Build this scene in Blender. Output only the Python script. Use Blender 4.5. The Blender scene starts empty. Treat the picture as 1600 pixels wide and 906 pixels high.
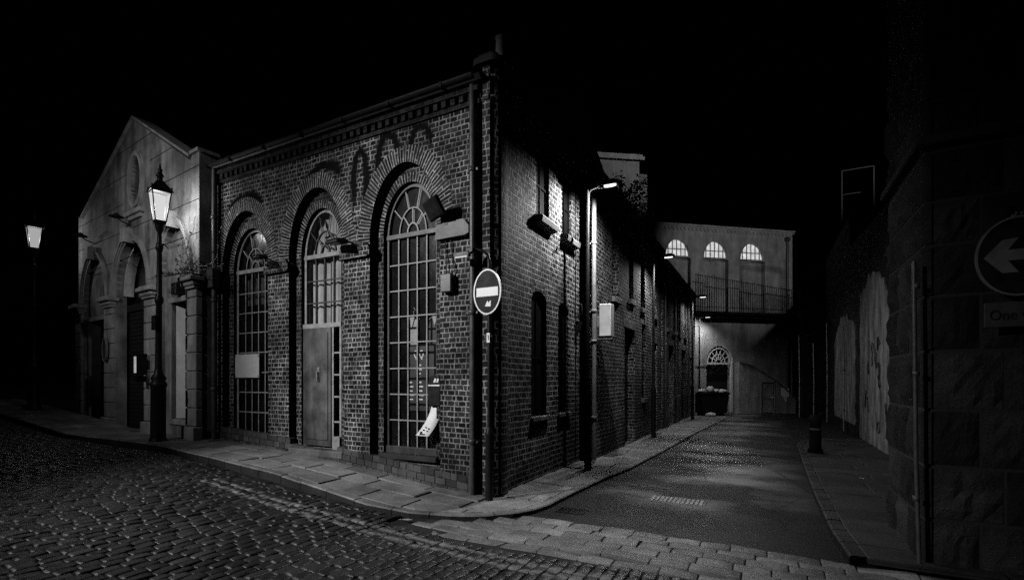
import bpy, bmesh, math, random
from math import sin, cos, pi, radians, sqrt, atan2
from mathutils import Vector, Matrix
from mathutils.geometry import delaunay_2d_cdt
random.seed(11)
R = random.Random(5)
K = 1.35                       # metres per layout unit
sc = bpy.context.scene
COL = sc.collection

def tessellate_polygon(loops):
    vs = [v.to_2d() for l in loops for v in l]; es = []; o = 0
    for l in loops:
        es += [(o + i, o + (i + 1) % len(l)) for i in range(len(l))]; o += len(l)
    res = delaunay_2d_cdt(vs, es, [], 0, 1e-7); src = res[3]; out = []
    def inside(p, l):
        c = False
        for i in range(len(l)):
            a, b = l[i - 1], l[i]
            if (a.y > p[1]) != (b.y > p[1]) and p[0] < (b.x - a.x) * (p[1] - a.y) / (b.y - a.y) + a.x: c = not c
        return c
    for f in res[2]:
        q = [res[0][i] for i in f]; p = (sum(v.x for v in q) / 3, sum(v.y for v in q) / 3)
        if sum(inside(p, l) for l in loops) % 2 and all(src[i] for i in f): out.append(tuple(src[i][0] for i in f))
    return out

# ------------------------------------------------------------------ terrain
def gz(x):
    s = -x
    T = [(-50, 0), (-.2, 0), (.4, .025), (1.35, .11), (2.72, .26), (4.2, .36), (5.8, .45), (9, .47), (13, .85), (20, 1.4), (60, 3)]
    for (a, za), (b, zb) in zip(T, T[1:]):
        if s <= b:
            return za + (zb - za) * (s - a) / (b - a)
    return 3

# ------------------------------------------------------------------ mesh builder
class MB:
    def __init__(s):
        s.v = []; s.f = []; s.uv = []; s.var = []; s.sm = []
    def add(s, vs, fs, uvs=None, var=0.0, smooth=False):
        o = len(s.v); s.v += [tuple(p) for p in vs]
        for i, f in enumerate(fs):
            s.f.append([o + k for k in f]); s.uv.append(uvs[i] if uvs else None); s.var.append(var); s.sm.append(smooth)
        return s
    def box(s, x0, x1, y0, y1, z0, z1, var=0.0, ch=0.0):
        if ch:                                   # chamfered box
            bm = bmesh.new(); bmesh.ops.create_cube(bm, size=1)
            for v in bm.verts:
                v.co = Vector(((x0 + x1) / 2 + v.co.x * (x1 - x0), (y0 + y1) / 2 + v.co.y * (y1 - y0), (z0 + z1) / 2 + v.co.z * (z1 - z0)))
            bmesh.ops.bevel(bm, geom=bm.edges[:], offset=ch, segments=1, affect='EDGES')
            s.bm(bm, var); return s
        v = [(x0, y0, z0), (x1, y0, z0), (x1, y1, z0), (x0, y1, z0), (x0, y0, z1), (x1, y0, z1), (x1, y1, z1), (x0, y1, z1)]
        return s.add(v, [(3, 2, 1, 0), (4, 5, 6, 7), (0, 1, 5, 4), (1, 2, 6, 5), (2, 3, 7, 6), (3, 0, 4, 7)], var=var)
    def bm(s, bm, var=0.0, smooth=False):
        bm.verts.index_update()
        s.add([v.co[:] for v in bm.verts], [[v.index for v in f.verts] for f in bm.faces], var=var, smooth=smooth)
        bm.free(); return s
    def prism(s, pts, f0, f1, var=0.0):
        """pts 2D ring; f0/f1 map (a,b)->xyz for the two caps"""
        n = len(pts); A = [f0(*p) for p in pts]; B = [f1(*p) for p in pts]
        tri = tessellate_polygon([[Vector((p[0], p[1], 0)) for p in pts]])
        fs = [tuple(t) for t in tri] + [tuple(n + i for i in reversed(t)) for t in tri]
        for i in range(n):
            j = (i + 1) % n; fs.append((j, i, n + i, n + j))
        return s.add(A + B, fs, var=var)
    def wall(s, outline, holes, f0, f1):
        loops = [outline] + holes
        tri = tessellate_polygon([[Vector((p[0], p[1], 0)) for p in l] for l in loops])
        flat = [p for l in loops for p in l]; n = len(flat)
        fs = [tuple(t) for t in tri] + [tuple(n + i for i in reversed(t)) for t in tri]
        o = 0
        for l in loops:
            m = len(l)
            for i in range(m):
                j = (i + 1) % m; fs.append((o + j, o + i, n + o + i, n + o + j))
            o += m
        return s.add([f0(*p) for p in flat] + [f1(*p) for p in flat], fs)
    def tube(s, path, r, n=8, cap=True, var=0.0):
        P = [Vector(p) for p in path]; rs = r if isinstance(r, (list, tuple)) else [r] * len(P)
        vs = []; up = None
        for i, p in enumerate(P):
            d = (P[min(i + 1, len(P) - 1)] - P[max(i - 1, 0)]).normalized()
            if up is None:
                up = d.orthogonal().normalized()
            up = (up - d * up.dot(d)).normalized(); w = d.cross(up)
            for k in range(n):
                a = 2 * pi * k / n; vs.append(p + (up * cos(a) + w * sin(a)) * rs[i])
        fs = [(i * n + k, i * n + (k + 1) % n, (i + 1) * n + (k + 1) % n, (i + 1) * n + k) for i in range(len(P) - 1) for k in range(n)]
        s.add(vs, fs, smooth=True, var=var)
        if cap:
            m = len(P) - 1
            s.add(vs[:n], [tuple(range(n))[::-1]]); s.add(vs[m * n:], [tuple(range(n))])
        return s
    def lathe(s, prof, c=(0, 0, 0), n=16, smooth=True):
        vs = [(c[0] + r * cos(2 * pi * k / n), c[1] + r * sin(2 * pi * k / n), c[2] + z) for r, z in prof for k in range(n)]
        fs = [(i * n + k, i * n + (k + 1) % n, (i + 1) * n + (k + 1) % n, (i + 1) * n + k) for i in range(len(prof) - 1) for k in range(n)]
        s.add(vs, fs, smooth=smooth)
        s.add(vs[:n], [tuple(range(n))[::-1]]); s.add(vs[-n:], [tuple(range(n))]); return s
    def arcband(s, cx, zs, rx, rz, w, y0, y1, a0=0, a1=pi, n=28, bl=.1):
        """flat elliptical band (voussoirs) in the xz plane, front at y0; uv runs along the arc"""
        L = 0; prev = None; ring = []
        for i in range(n + 1):
            a = a0 + (a1 - a0) * i / n; c, t = cos(a), sin(a)
            pi_ = (cx + rx * c, zs + rz * t); po = (cx + (rx + w) * c, zs + (rz + w) * t)
            if prev: L += math.dist(prev, po)
            prev = po; ring.append((pi_, po, L))
        for (i0, o0, l0), (i1, o1, l1) in zip(ring, ring[1:]):
            v = [(i0[0], y0, i0[1]), (o0[0], y0, o0[1]), (o1[0], y0, o1[1]), (i1[0], y0, i1[1]),
                 (i0[0], y1, i0[1]), (o0[0], y1, o0[1]), (o1[0], y1, o1[1]), (i1[0], y1, i1[1])]
            u = [(0, l0), (w, l0), (w, l1), (0, l1)]
            s.add(v, [(0, 1, 2, 3), (0, 3, 7, 4), (1, 5, 6, 2)], uvs=[u, [(0, l0), (0, l1), (.15, l1), (.15, l0)], u])
        for q in (ring[0], ring[-1]):
            s.add([(q[0][0], y0, q[0][1]), (q[1][0], y0, q[1][1]), (q[1][0], y1, q[1][1]), (q[0][0], y1, q[0][1])], [(0, 1, 2, 3)])
        return s
    def sphere(s, c, rx, ry, rz, n=12, m=8, jit=0.0):
        vs = [];
        for i in range(m + 1):
            t = pi * i / m
            for k in range(n):
                a = 2 * pi * k / n; j = 1 + R.uniform(-jit, jit)
                vs.append((c[0] + rx * sin(t) * cos(a) * j, c[1] + ry * sin(t) * sin(a) * j, c[2] + rz * cos(t) * j))
        return s.add(vs, [(i * n + k, (i + 1) * n + k, (i + 1) * n + (k + 1) % n, i * n + (k + 1) % n) for i in range(m) for k in range(n)], smooth=True)
    def build(s, name, mat, parent=None, bevel=0.0, vattr=None, weld=False):
        me = bpy.data.meshes.new(name)
        me.from_pydata([(x * K, y * K, z * K) for x, y, z in s.v], [], s.f)
        uvl = me.uv_layers.new(name='UVMap')
        for p, uv in zip(me.polygons, s.uv):
            if uv is None:
                n = p.normal; a = (abs(n.x), abs(n.y), abs(n.z))
                if a[2] > .75: ax = (0, 1)
                elif a[0] > a[1]: ax = (1, 2)
                else: ax = (0, 2)
                uv = [(s.v[i][ax[0]], s.v[i][ax[1]]) for i in p.vertices]
            for li, c in zip(p.loop_indices, uv): uvl.data[li].uv = c
        me.polygons.foreach_set('use_smooth', s.sm)
        at = me.attributes.new('var', 'FLOAT', 'FACE'); at.data.foreach_set('value', s.var)
        if vattr:
            at = me.attributes.new('paint', 'FLOAT', 'POINT'); at.data.foreach_set('value', vattr)
        me.materials.append(mat); me.update()
        if weld:
            bm = bmesh.new(); bm.from_mesh(me); bmesh.ops.remove_doubles(bm, verts=bm.verts, dist=1e-4)
            bmesh.ops.recalc_face_normals(bm, faces=bm.faces); bm.to_mesh(me); bm.free()
        o = bpy.data.objects.new(name, me); COL.objects.link(o)
        if parent: o.parent = parent
        if bevel:
            m = o.modifiers.new('edge', 'BEVEL'); m.width = bevel * K; m.segments = 2; m.limit_method = 'ANGLE'; m.angle_limit = radians(40)
        return o

def empty(name, loc, rz=0.0):
    o = bpy.data.objects.new(name, None); COL.objects.link(o)
    o.location = Vector(loc) * K; o.rotation_euler = (0, 0, rz); o.empty_display_size = .2
    return o
def tag(o, label=None, cat=None, group=None, kind=None):
    if label: o['label'] = label
    if cat: o['category'] = cat
    if group: o['group'] = group
    if kind: o['kind'] = kind
    return o
def thing(name, label, cat, loc, rz=0.0, group=None):
    return tag(empty(name, loc, rz), label, cat, group)
def copy_tree(o, parent=None):
    c = o.copy(); COL.objects.link(c)
    if parent: c.parent = parent
    for ch in list(o.children): copy_tree(ch, c)
    return c

# ------------------------------------------------------------------ materials (the photograph is black and white, so are they)
class NT:
    def __init__(s, name):
        s.m = bpy.data.materials.new(name); s.m.use_nodes = True; s.t = s.m.node_tree; s.t.nodes.clear()
        s.out = s.t.nodes.new('ShaderNodeOutputMaterial')
    def n(s, typ, **kw):
        o = s.t.nodes.new('ShaderNode' + typ)
        for k, v in kw.items(): setattr(o, k, v)
        return o
    def set(s, sock, v):
        if hasattr(v, 'links') or isinstance(v, bpy.types.NodeSocket): s.t.links.new(v, sock)
        else:
            if sock.type == 'RGBA' and not hasattr(v, '__len__'): v = (v, v, v, 1)
            sock.default_value = v
    def math(s, op, a, b=None, c=None):
        o = s.n('Math', operation=op); s.set(o.inputs[0], a)
        if b is not None: s.set(o.inputs[1], b)
        if c is not None: s.set(o.inputs[2], c)
        return o.outputs[0]
    def noise(s, vec, scale, detail=4, rough=.55, out=0):
        o = s.n('TexNoise'); 
        if vec is not None: s.set(o.inputs['Vector'], vec)
        o.inputs['Scale'].default_value = scale; o.inputs['Detail'].default_value = detail; o.inputs['Roughness'].default_value = rough
        return o.outputs[out]
    def ramp(s, v, a, b, lo=0.0, hi=1.0):
        o = s.n('MapRange'); s.set(o.inputs[0], v); s.set(o.inputs[1], a); s.set(o.inputs[2], b); s.set(o.inputs[3], lo); s.set(o.inputs[4], hi)
        return o.outputs[0]
    def mix(s, f, a, b, typ='FLOAT'):
        o = s.n('Mix', data_type=typ); i = {'FLOAT': (2, 3), 'RGBA': (6, 7)}[typ]
        s.set(o.inputs[0], f); s.set(o.inputs[i[0]], a); s.set(o.inputs[i[1]], b); return o.outputs[0 if typ == 'FLOAT' else 2]
    def obj(s): return s.n('TexCoord').outputs['Object']
    def uv(s): return s.n('TexCoord').outputs['UV']
    def attr(s, name): return s.n('Attribute', attribute_name=name).outputs['Fac']
    def bsdf(s, col, rough, bump=None, bd=.01, metal=0.0, spec=.5, coat=0.0):
        p = s.n('BsdfPrincipled'); s.set(p.inputs['Base Color'], col); s.set(p.inputs['Roughness'], rough)
        p.inputs['Metallic'].default_value = metal; p.inputs['Specular IOR Level'].default_value = spec
        p.inputs['Coat Weight'].default_value = coat
        if bump is not None:
            b = s.n('Bump'); b.inputs['Distance'].default_value = bd; b.inputs['Strength'].default_value = 1.0
            s.set(b.inputs['Height'], bump); s.t.links.new(b.outputs[0], p.inputs['Normal'])
        s.t.links.new(p.outputs[0], s.out.inputs[0]); return s.m

def m_brick(name, dark, light, mortar, ws=.118, wh=.06, row=.0705, joint=.0075, soot=.5, seed=0.0, wob=.012, bd=.012):
    t = NT(name); uv = t.uv(); ob = t.obj()
    nv = t.noise(uv, 7.0, 3, .6, 1)
    o = t.n('VectorMath', operation='MULTIPLY_ADD'); t.set(o.inputs[0], nv); o.inputs[1].default_value = (wob, wob, 0); t.set(o.inputs[2], uv)
    nb = t.noise(uv, .6, 2, .5, 1)                                  # courses sag a little over the years
    o2 = t.n('VectorMath', operation='MULTIPLY_ADD'); t.set(o2.inputs[0], nb); o2.inputs[1].default_value = (.05, .05, 0); t.set(o2.inputs[2], o.outputs[0])
    sp = t.n('SeparateXYZ'); t.set(sp.inputs[0], o2.outputs[0]); u, v = sp.outputs[0], sp.outputs[1]
    P = ws + wh
    vr = t.math('DIVIDE', v, row); r = t.math('FLOOR', vr)
    wn = t.n('TexWhiteNoise', noise_dimensions='1D'); t.set(wn.inputs['W'], t.math('ADD', r, seed))
    sh = t.math('ADD', t.math('MULTIPLY', t.math('MODULO', r, 2.0), .5), t.math('MULTIPLY', wn.outputs['Value'], .33))
    uu = t.math('ADD', t.math('DIVIDE', u, P), sh); cell = t.math('FLOOR', uu)
    f = t.math('MULTIPLY', t.math('FRACT', uu), P)
    ish = t.math('GREATER_THAN', f, ws)
    f2 = t.math('SUBTRACT', f, t.math('MULTIPLY', ish, ws)); wid = t.mix(ish, ws, wh)
    du = t.math('MINIMUM', f2, t.math('SUBTRACT', wid, f2))
    g = t.math('MULTIPLY', t.math('FRACT', vr), row); dv = t.math('MINIMUM', g, t.math('SUBTRACT', row, g))
    d = t.math('MINIMUM', du, dv)
    jn = t.math('MULTIPLY_ADD', t.noise(uv, 22, 2), joint * 1.1, joint * .1)
    d = t.math('SUBTRACT', d, t.math('SUBTRACT', jn, joint * .55))
    face = t.ramp(d, joint * .35, joint * .8)
    cv = t.n('CombineXYZ'); t.set(cv.inputs[0], t.math('MULTIPLY_ADD', cell, 2.0, ish)); t.set(cv.inputs[1], r); cv.inputs[2].default_value = seed
    w3 = t.n('TexWhiteNoise', noise_dimensions='3D'); t.set(w3.inputs['Vector'], cv.outputs[0]); rnd = w3.outputs['Value']
    fine = t.noise(uv, 55, 4, .7)
    bc = t.mix(t.math('POWER', rnd, 1.5), dark, light)
    bc = t.math('MULTIPLY', bc, t.ramp(fine, .3, .75, .6, 1.35))
    big = t.noise(ob, .55, 5, .65); so = t.math('MULTIPLY', t.ramp(big, .40, .60, 1 - soot, 1.0), t.ramp(t.noise(ob, 2.6, 4, .7), .36, .6, .45, 1.1))
    mc = t.math('MULTIPLY', mortar, t.ramp(t.noise(uv, 9, 4, .7), .3, .7, .35, 1.15))
    mc = t.math('MULTIPLY', mc, t.ramp(t.noise(ob, 1.7, 3), .3, .55, .6, 1.0))
    pale = t.ramp(t.noise(ob, 1.9, 6, .7), .57, .68, 0, .4)                # lime bloom and old pointing smeared over the bricks
    bc = t.mix(pale, bc, t.math('MULTIPLY', fine, .42))
    col = t.math('MULTIPLY', t.mix(face, mc, bc), so)
    h = t.math('ADD', t.math('MULTIPLY', face, t.math('MULTIPLY_ADD', rnd, .35, .8)), t.math('MULTIPLY', fine, .35))
    return t.bsdf(col, t.math('MULTIPLY_ADD', fine, .3, .6), h, bd, spec=.12)

def m_plain(name, col, rough=.6, var=.35, scale=6, bump=0.0, bs=40, metal=0.0, spec=.4, vcol=0.0, streak=0.0, coat=0.0):
    t = NT(name); ob = t.obj()
    a = t.noise(ob, scale, 5, .62)
    c = t.math('MULTIPLY', col, t.ramp(a, .3, .7, 1 - var, 1 + var))
    if streak:
        mp = t.n('Mapping'); t.set(mp.inputs[0], ob); mp.inputs['Scale'].default_value = (2.6, 2.6, .45)
        c = t.math('MULTIPLY', c, t.ramp(t.noise(mp.outputs[0], 1.0, 5, .65), .36, .62, 1 - streak, 1.1))
    if vcol: c = t.math('MULTIPLY', c, t.math('MULTIPLY_ADD', t.attr('var'), vcol, 1.0))
    b = t.noise(ob, bs, 5, .65) if bump else None
    return t.bsdf(c, t.ramp(a, .25, .75, max(.05, rough - .1), min(1, rough + .12)), b, bump, metal, spec, coat)

def m_emit(name, s, see=0.0, bright_noise=0.0):
    t = NT(name); e = t.n('Emission')
    if bright_noise:
        t.set(e.inputs['Strength'], t.math('MULTIPLY', s, t.ramp(t.noise(t.obj(), 3.5, 4), .3, .7, 1 - bright_noise, 1 + bright_noise)))
    else: e.inputs['Strength'].default_value = s
    if see:
        tr = t.n('BsdfTransparent'); mx = t.n('MixShader'); mx.inputs[0].default_value = see
        t.t.links.new(e.outputs[0], mx.inputs[1]); t.t.links.new(tr.outputs[0], mx.inputs[2]); t.t.links.new(mx.outputs[0], t.out.inputs[0])
    else: t.t.links.new(e.outputs[0], t.out.inputs[0])
    return t.m

def m_glass(name, dirt=.012, grime=.03):
    t = NT(name); ob = t.obj()
    tr = t.n('BsdfTransparent'); tr.inputs[0].default_value = (.9, .9, .9, 1)
    gl = t.n('BsdfGlossy'); gl.inputs['Roughness'].default_value = .18
    b = t.n('Bump'); b.inputs['Distance'].default_value = .004; t.set(b.inputs['Height'], t.noise(ob, 5, 2)); t.t.links.new(b.outputs[0], gl.inputs['Normal'])
    df = t.n('BsdfDiffuse'); df.inputs[0].default_value = (.3, .3, .3, 1)
    m1 = t.n('MixShader'); m1.inputs[0].default_value = .025; t.t.links.new(tr.outputs[0], m1.inputs[1]); t.t.links.new(gl.outputs[0], m1.inputs[2])
    m2 = t.n('MixShader'); t.set(m2.inputs[0], t.ramp(t.noise(ob, 2.2, 6, .7), .35, .75, dirt * .3, dirt + grime))
    t.t.links.new(m1.outputs[0], m2.inputs[1]); t.t.links.new(df.outputs[0], m2.inputs[2]); t.t.links.new(m2.outputs[0], t.out.inputs[0])
    return t.m

def m_setts(name):
    t = NT(name); ob = t.obj(); var = t.attr('var')
    f = t.noise(ob, 32, 5, .65)
    c = t.math('MULTIPLY', t.math('MULTIPLY_ADD', var, .028, .009), t.ramp(f, .3, .75, .6, 1.5))
    br = t.ramp(t.noise(ob, 14, 5, .75), .36, .5)
    pm = t.math('MULTIPLY', t.attr('paint'), br)
    c = t.mix(pm, c, .2)
    return t.bsdf(c, t.mix(pm, t.math('MULTIPLY_ADD', f, .3, .26), .7), f, .007, spec=.42)
def m_stone(name, base, amp, rough=.6, bump=.006, bs=30, spec=.35, patch=.5):
    t = NT(name); ob = t.obj(); var = t.attr('var'); f = t.noise(ob, bs, 6, .7); g = t.noise(ob, 1.6, 4, .6)
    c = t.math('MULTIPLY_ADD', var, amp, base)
    c = t.math('MULTIPLY', c, t.math('MULTIPLY', t.ramp(f, .3, .72, .65, 1.3), t.ramp(g, .35, .65, 1 - patch, 1.15)))
    return t.bsdf(c, t.math('MULTIPLY_ADD', f, .3, rough - .15), f, bump, spec=spec)
def m_tar(name):
    t = NT(name); ob = t.obj(); f = t.noise(ob, 130, 3, .8); g = t.noise(ob, .9, 5, .65)
    mp = t.n('Mapping'); t.set(mp.inputs[0], ob); mp.inputs['Scale'].default_value = (1.6, .45, 1); l = t.noise(mp.outputs[0], 1.2, 4)
    sx = t.n('SeparateXYZ'); t.set(sx.inputs[0], ob)
    mid = t.ramp(t.math('ABSOLUTE', t.math('SUBTRACT', sx.outputs[0], 2.25 * K)), .3 * K, 1.5 * K, 1.0, 0.0)   # middle of the lane, where lamp pools are painted into the colour
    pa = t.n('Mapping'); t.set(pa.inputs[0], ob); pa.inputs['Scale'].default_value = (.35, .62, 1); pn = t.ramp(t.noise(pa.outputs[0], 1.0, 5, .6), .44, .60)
    lamp_pools = t.math('MULTIPLY_ADD', t.math('MULTIPLY', t.math('MULTIPLY', mid, pn), t.ramp(sx.outputs[1], .5 * K, 1.3 * K, .12, 1.0)), 1.0, .05)   # painted pools of lamplight, darkened in the colour towards the crossing
    vc = t.n('TexVoronoi', feature='DISTANCE_TO_EDGE'); t.set(vc.inputs['Vector'], ob); vc.inputs['Scale'].default_value = .55
    crack = t.ramp(t.math('ADD', vc.outputs['Distance'], t.math('MULTIPLY', t.noise(ob, 9, 4), .03)), .018, .026, .35, 1.0)
    c = t.math('MULTIPLY', t.math('MULTIPLY', t.ramp(f, .3, .75, .05, .42), t.ramp(g, .3, .7, .7, 1.15)), t.math('MULTIPLY', lamp_pools, crack))
    vo = t.n('TexVoronoi'); t.set(vo.inputs['Vector'], ob); vo.inputs['Scale'].default_value = 75
    h = t.math('ADD', t.math('MULTIPLY', f, .5), vo.outputs['Distance'])
    return t.bsdf(c, t.ramp(l, .3, .7, .5, .68), h, .0022, spec=.18)

M = {}
M['brick'] = m_brick('sooty_brick', .007, .085, .58, joint=.0135, soot=.72, wob=.02, bd=.02)
M['brick_old'] = m_brick('dark_brick', .012, .07, .36, seed=7.3, soot=.65, joint=.012)
M['brick_side'] = m_brick('alley_brick', .012, .11, .56, ws=.15, wh=.075, row=.081, seed=3.1, soot=.55, joint=.0145, bd=.025, wob=.024)
M['brick_corner'] = m_brick('corner_brick', .008, .09, .46, ws=.15, wh=.08, row=.085, seed=9.7, soot=.6, joint=.0135, wob=.016)
M['brick_arch'] = m_brick('arch_brick', .008, .07, .56, ws=.55, wh=.24, row=.056, joint=.0135, seed=5.2, soot=.35, wob=.006)
M['brick_far'] = m_brick('far_brick', .09, .2, .2, ws=.14, wh=.07, row=.08, seed=2.2, soot=.4)
M['cornice'] = m_brick('cornice_brick', .012, .06, .12, seed=4.4, soot=.6)
M['plinth'] = m_stone('plinth_stone', .03, .09, .75, .012, 24)
M['iron'] = m_plain('matt_black_iron', .012, .55, .3, 9, .002, 50, spec=.12)
M['dark_flag'] = m_stone('dark_flag', .010, .018, .7, .008, 26)
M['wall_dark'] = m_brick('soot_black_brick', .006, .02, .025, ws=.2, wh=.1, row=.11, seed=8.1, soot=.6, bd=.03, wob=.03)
def m_soot(name):
    t = NT(name); sp = t.n('SeparateXYZ'); t.set(sp.inputs[0], t.uv())
    e = t.math('SUBTRACT', 1.0, t.math('ABSOLUTE', t.math('MULTIPLY_ADD', sp.outputs[1], 2.0, -1.0)))
    e = t.math('MULTIPLY', e, t.ramp(sp.outputs[0], .0, .18)); e = t.math('MULTIPLY', e, t.ramp(sp.outputs[0], 1.0, .82))
    a = t.ramp(t.math('ADD', e, t.math('MULTIPLY_ADD', t.noise(t.obj(), 11, 5, .7), .9, -.45)), .08, .62, 0, .88)
    d = t.n('BsdfDiffuse'); d.inputs[0].default_value = (.008, .008, .008, 1); tr = t.n('BsdfTransparent'); m = t.n('MixShader')
    t.set(m.inputs[0], a); t.t.links.new(tr.outputs[0], m.inputs[1]); t.t.links.new(d.outputs[0], m.inputs[2]); t.t.links.new(m.outputs[0], t.out.inputs[0]); return t.m
M['soot'] = m_soot('soot_stain')
M['stucco'] = m_plain('stained_stucco', .27, .75, .65, 1.3, .010, 34, streak=.55)
M['stucco_trim'] = m_plain('stucco_trim', .34, .7, .3, 2.5, .005, 45, streak=.3)
M['render'] = m_plain('grey_render', .30, .8, .3, 1.6, .006, 50, streak=.35)
M['plaster'] = m_plain('peeling_plaster', .17, .8, .55, 1.8, .012, 25, streak=.75)
M['flag'] = m_stone('yorkstone_flag', .17, .13, .65, .007, 26)
M['kerb'] = m_stone('kerb_stone', .15, .1, .6, .008, 30)
M['cross'] = m_stone('granite_crossing_sett', .13, .13, .52, .009, 24, spec=.5)
M['sett'] = m_setts('cobble_sett')
M['bed'] = m_plain('dirty_joint', .012, .9, .4, 8, .006, 30)
M['tar'] = m_tar('worn_asphalt_lamp_pools')
M['ground'] = m_plain('dark_ground', .03, .9, .4, 2, .01, 20)
M['stone'] = m_stone('rock_faced_stone', .013, .04, .8, .06, 34, patch=.65, spec=.2)
M['stone_joint'] = m_plain('stone_joint', .015, .9, .3, 9, .01, 30)
M['sill'] = m_plain('stone_sill', .2, .7, .4, 5, .006, 40)
M['slate'] = m_plain('roof_slate', .03, .6, .4, 6, .01, 9)
M['black'] = m_plain('black_iron', .012, .4, .3, 9, .002, 50, spec=.22)
M['pipe'] = m_plain('painted_pipe', .055, .38, .4, 5, .003, 40)
M['pipe_light'] = m_plain('grey_pipe', .26, .5, .3, 4, .003, 40)
M['galv'] = m_plain('galvanised_steel', .3, .45, .25, 8, .002, 40, metal=.5)
M['wood'] = m_plain('painted_window_wood', .26, .55, .35, 7, .003, 40)
M['wood_white'] = m_plain('white_window_wood', .6, .5, .25, 7, .003, 40)
M['wood_dark'] = m_plain('dark_painted_wood', .05, .45, .35, 6, .004, 40, streak=.4)
M['shutter'] = m_plain('dark_shutter', .018, .5, .3, 5, .003, 40, spec=.2)
M['bitumen'] = m_plain('bitumen_black', .003, .7, .3, 8, spec=.04)
M['plate_dim'] = m_plain('dim_dirty_plate', .045, .6, .3, 8, spec=.15)
M['door'] = m_plain('worn_steel_door', .085, .5, .6, 2.4, .004, 30, streak=.6)
M['void'] = m_plain('unlit_room', .005, .9, .3, 4)
M['curtain'] = m_plain('pale_blind', .48, .8, .3, 1.5, .01, 5, streak=.2)
M['glass'] = m_glass('dirty_glass')
M['glass_dull'] = m_plain('dark_glass', .012, .15, .3, 4, .003, 6)
M['white'] = m_plain('white_enamel', .85, .45, .12, 4, .001, 30)
M['board'] = m_plain('grey_board', .5, .7, .12, 9, .001, 40)
M['sign_white'] = m_plain('reflective_white', .82, .4, .15, 7)
M['sign_dark'] = m_plain('dark_sign_face', .012, .5, .5, 9, spec=.1)
M['sign_grey'] = m_plain('dull_white_plate', .13, .5, .25, 7)
M['letter'] = m_plain('black_lettering', .01, .5, .1)
M['paper'] = m_plain('white_paper', .78, .7, .1, 6)
M['bag'] = m_plain('pale_plastic_bag', .6, .35, .3, 6, .02, 12)
M['leaf'] = m_plain('dead_leaf', .4, .6, .4, 20)
M['ivy'] = m_plain('ivy_leaf', .03, .5, .4, 12)
M['cloth'] = m_plain('pale_cloth', .4, .8, .3, 5)
M['lantern'] = m_emit('lantern_glass', .86, .5)
M['lantern_far'] = m_emit('distant_lantern_glass', .5, .5)
M['led'] = m_emit('led_lens', 1.7)
M['strip'] = m_emit('sign_lamp_tube', .75)
M['lit'] = m_emit('lit_fanlight', .62, bright_noise=.35)
M['lit_box'] = m_emit('lit_box_face', .40, bright_noise=.2)
M['wlamp'] = m_emit('wall_lantern_glass', .35, bright_noise=.3)

for k_ in ('led', 'strip', 'lit', 'wlamp', 'lit_box', 'lantern', 'lantern_far'): M[k_].cycles.emission_sampling = 'NONE'      # the lamps beside them do the lighting
def light(name, typ, loc, power, parent=None, size=.05, spot=None, blend=.5, aim=None):
    l = bpy.data.lights.new(name, typ); l.energy = power * K * K; l.shadow_soft_size = size * K
    if spot: l.spot_size = radians(spot); l.spot_blend = blend
    o = bpy.data.objects.new(name, l); COL.objects.link(o); o.location = Vector(loc) * K
    if aim is not None: o.rotation_euler = (Vector(aim) - Vector(loc)).to_track_quat('-Z', 'Y').to_euler()
    if parent: o.parent = parent
    return o

XZ = lambda y: (lambda a, b: (a, y, b))
YZ = lambda x: (lambda a, b: (x, a, b))
XY = lambda z: (lambda a, b: (a, b, z))
def rect(a0, a1, b0, b1): return [(a0, b0), (a1, b0), (a1, b1), (a0, b1)]
def archpath(x0, x1, zb, zs, rise, n=22):
    c = (x0 + x1) / 2; r = (x1 - x0) / 2
    return [(x0, zb), (x1, zb)] + [(c + r * cos(pi * i / n), zs + rise * sin(pi * i / n)) for i in range(n + 1)]
def fan(mb, cx, zs, rx, rz, y0, y1, spokes, t=.016, mid=.55, inner=.2):
    """fanlight bars: inner hub ring, middle ring, spokes"""
    for q, w in ((inner, t * 1.3), (mid, t)):
        mb.arcband(cx, zs, rx * q, rz * q, w, y0, y1, n=16)
    def bar(a, q0, q1):
        p = Vector((cx + rx * q0 * cos(a), 0, zs + rz * q0 * sin(a))); e = Vector((cx + rx * q1 * cos(a), 0, zs + rz * q1 * sin(a)))
        d = (e - p).normalized(); w = Vector((-d.z, 0, d.x)) * t / 2
        vs = [p - w, p + w, e + w, e - w]
        mb.add([(v.x, y0 + .001, v.z) for v in vs] + [(v.x, y1, v.z) for v in vs], [(0, 3, 2, 1), (4, 5, 6, 7), (0, 1, 5, 4), (2, 3, 7, 6)])
    for k in range(1, spokes): bar(pi * k / spokes, mid + .02, 1.0)
    for k in range(1, spokes - 1): bar(pi * k / (spokes - 1), inner + .02, mid)
    return mb

# ================================================================== SETTING
def poly_sheet(name, pts, zf, mat, kind='structure'):
    mb = MB(); tri = tessellate_polygon([[Vector((p[0], p[1], 0)) for p in pts]])
    mb.add([(x, y, zf(x)) for x, y in pts], [tuple(t) if (Vector((*pts[t[1]], 0)) - Vector((*pts[t[0]], 0))).cross(Vector((*pts[t[2]], 0)) - Vector((*pts[t[0]], 0))).z > 0 else tuple(t[::-1]) for t in tri])
    return tag(mb.build(name, mat), kind=kind)
g = MB()
xs = [-220, -80, -40, -20, -13, -9, -5.8, -4.2, -2.7, -1.35, -.4, .2, 6, 20, 80, 220]
for a, b in zip(xs, xs[1:]):
    g.add([(a, -220, gz(a) - .2), (b, -220, gz(b) - .2), (b, 220, gz(b) - .2), (a, 220, gz(a) - .2)], [(0, 1, 2, 3)])
tag(g.build('ground', M['ground']), kind='structure')
rb = MB()
xs = [-22, -17, -13, -11, -9, -7.5, -5.8, -5, -4.2, -3.4, -2.72, -2, -1.35, -.9, -.4, .2, 8]
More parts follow.
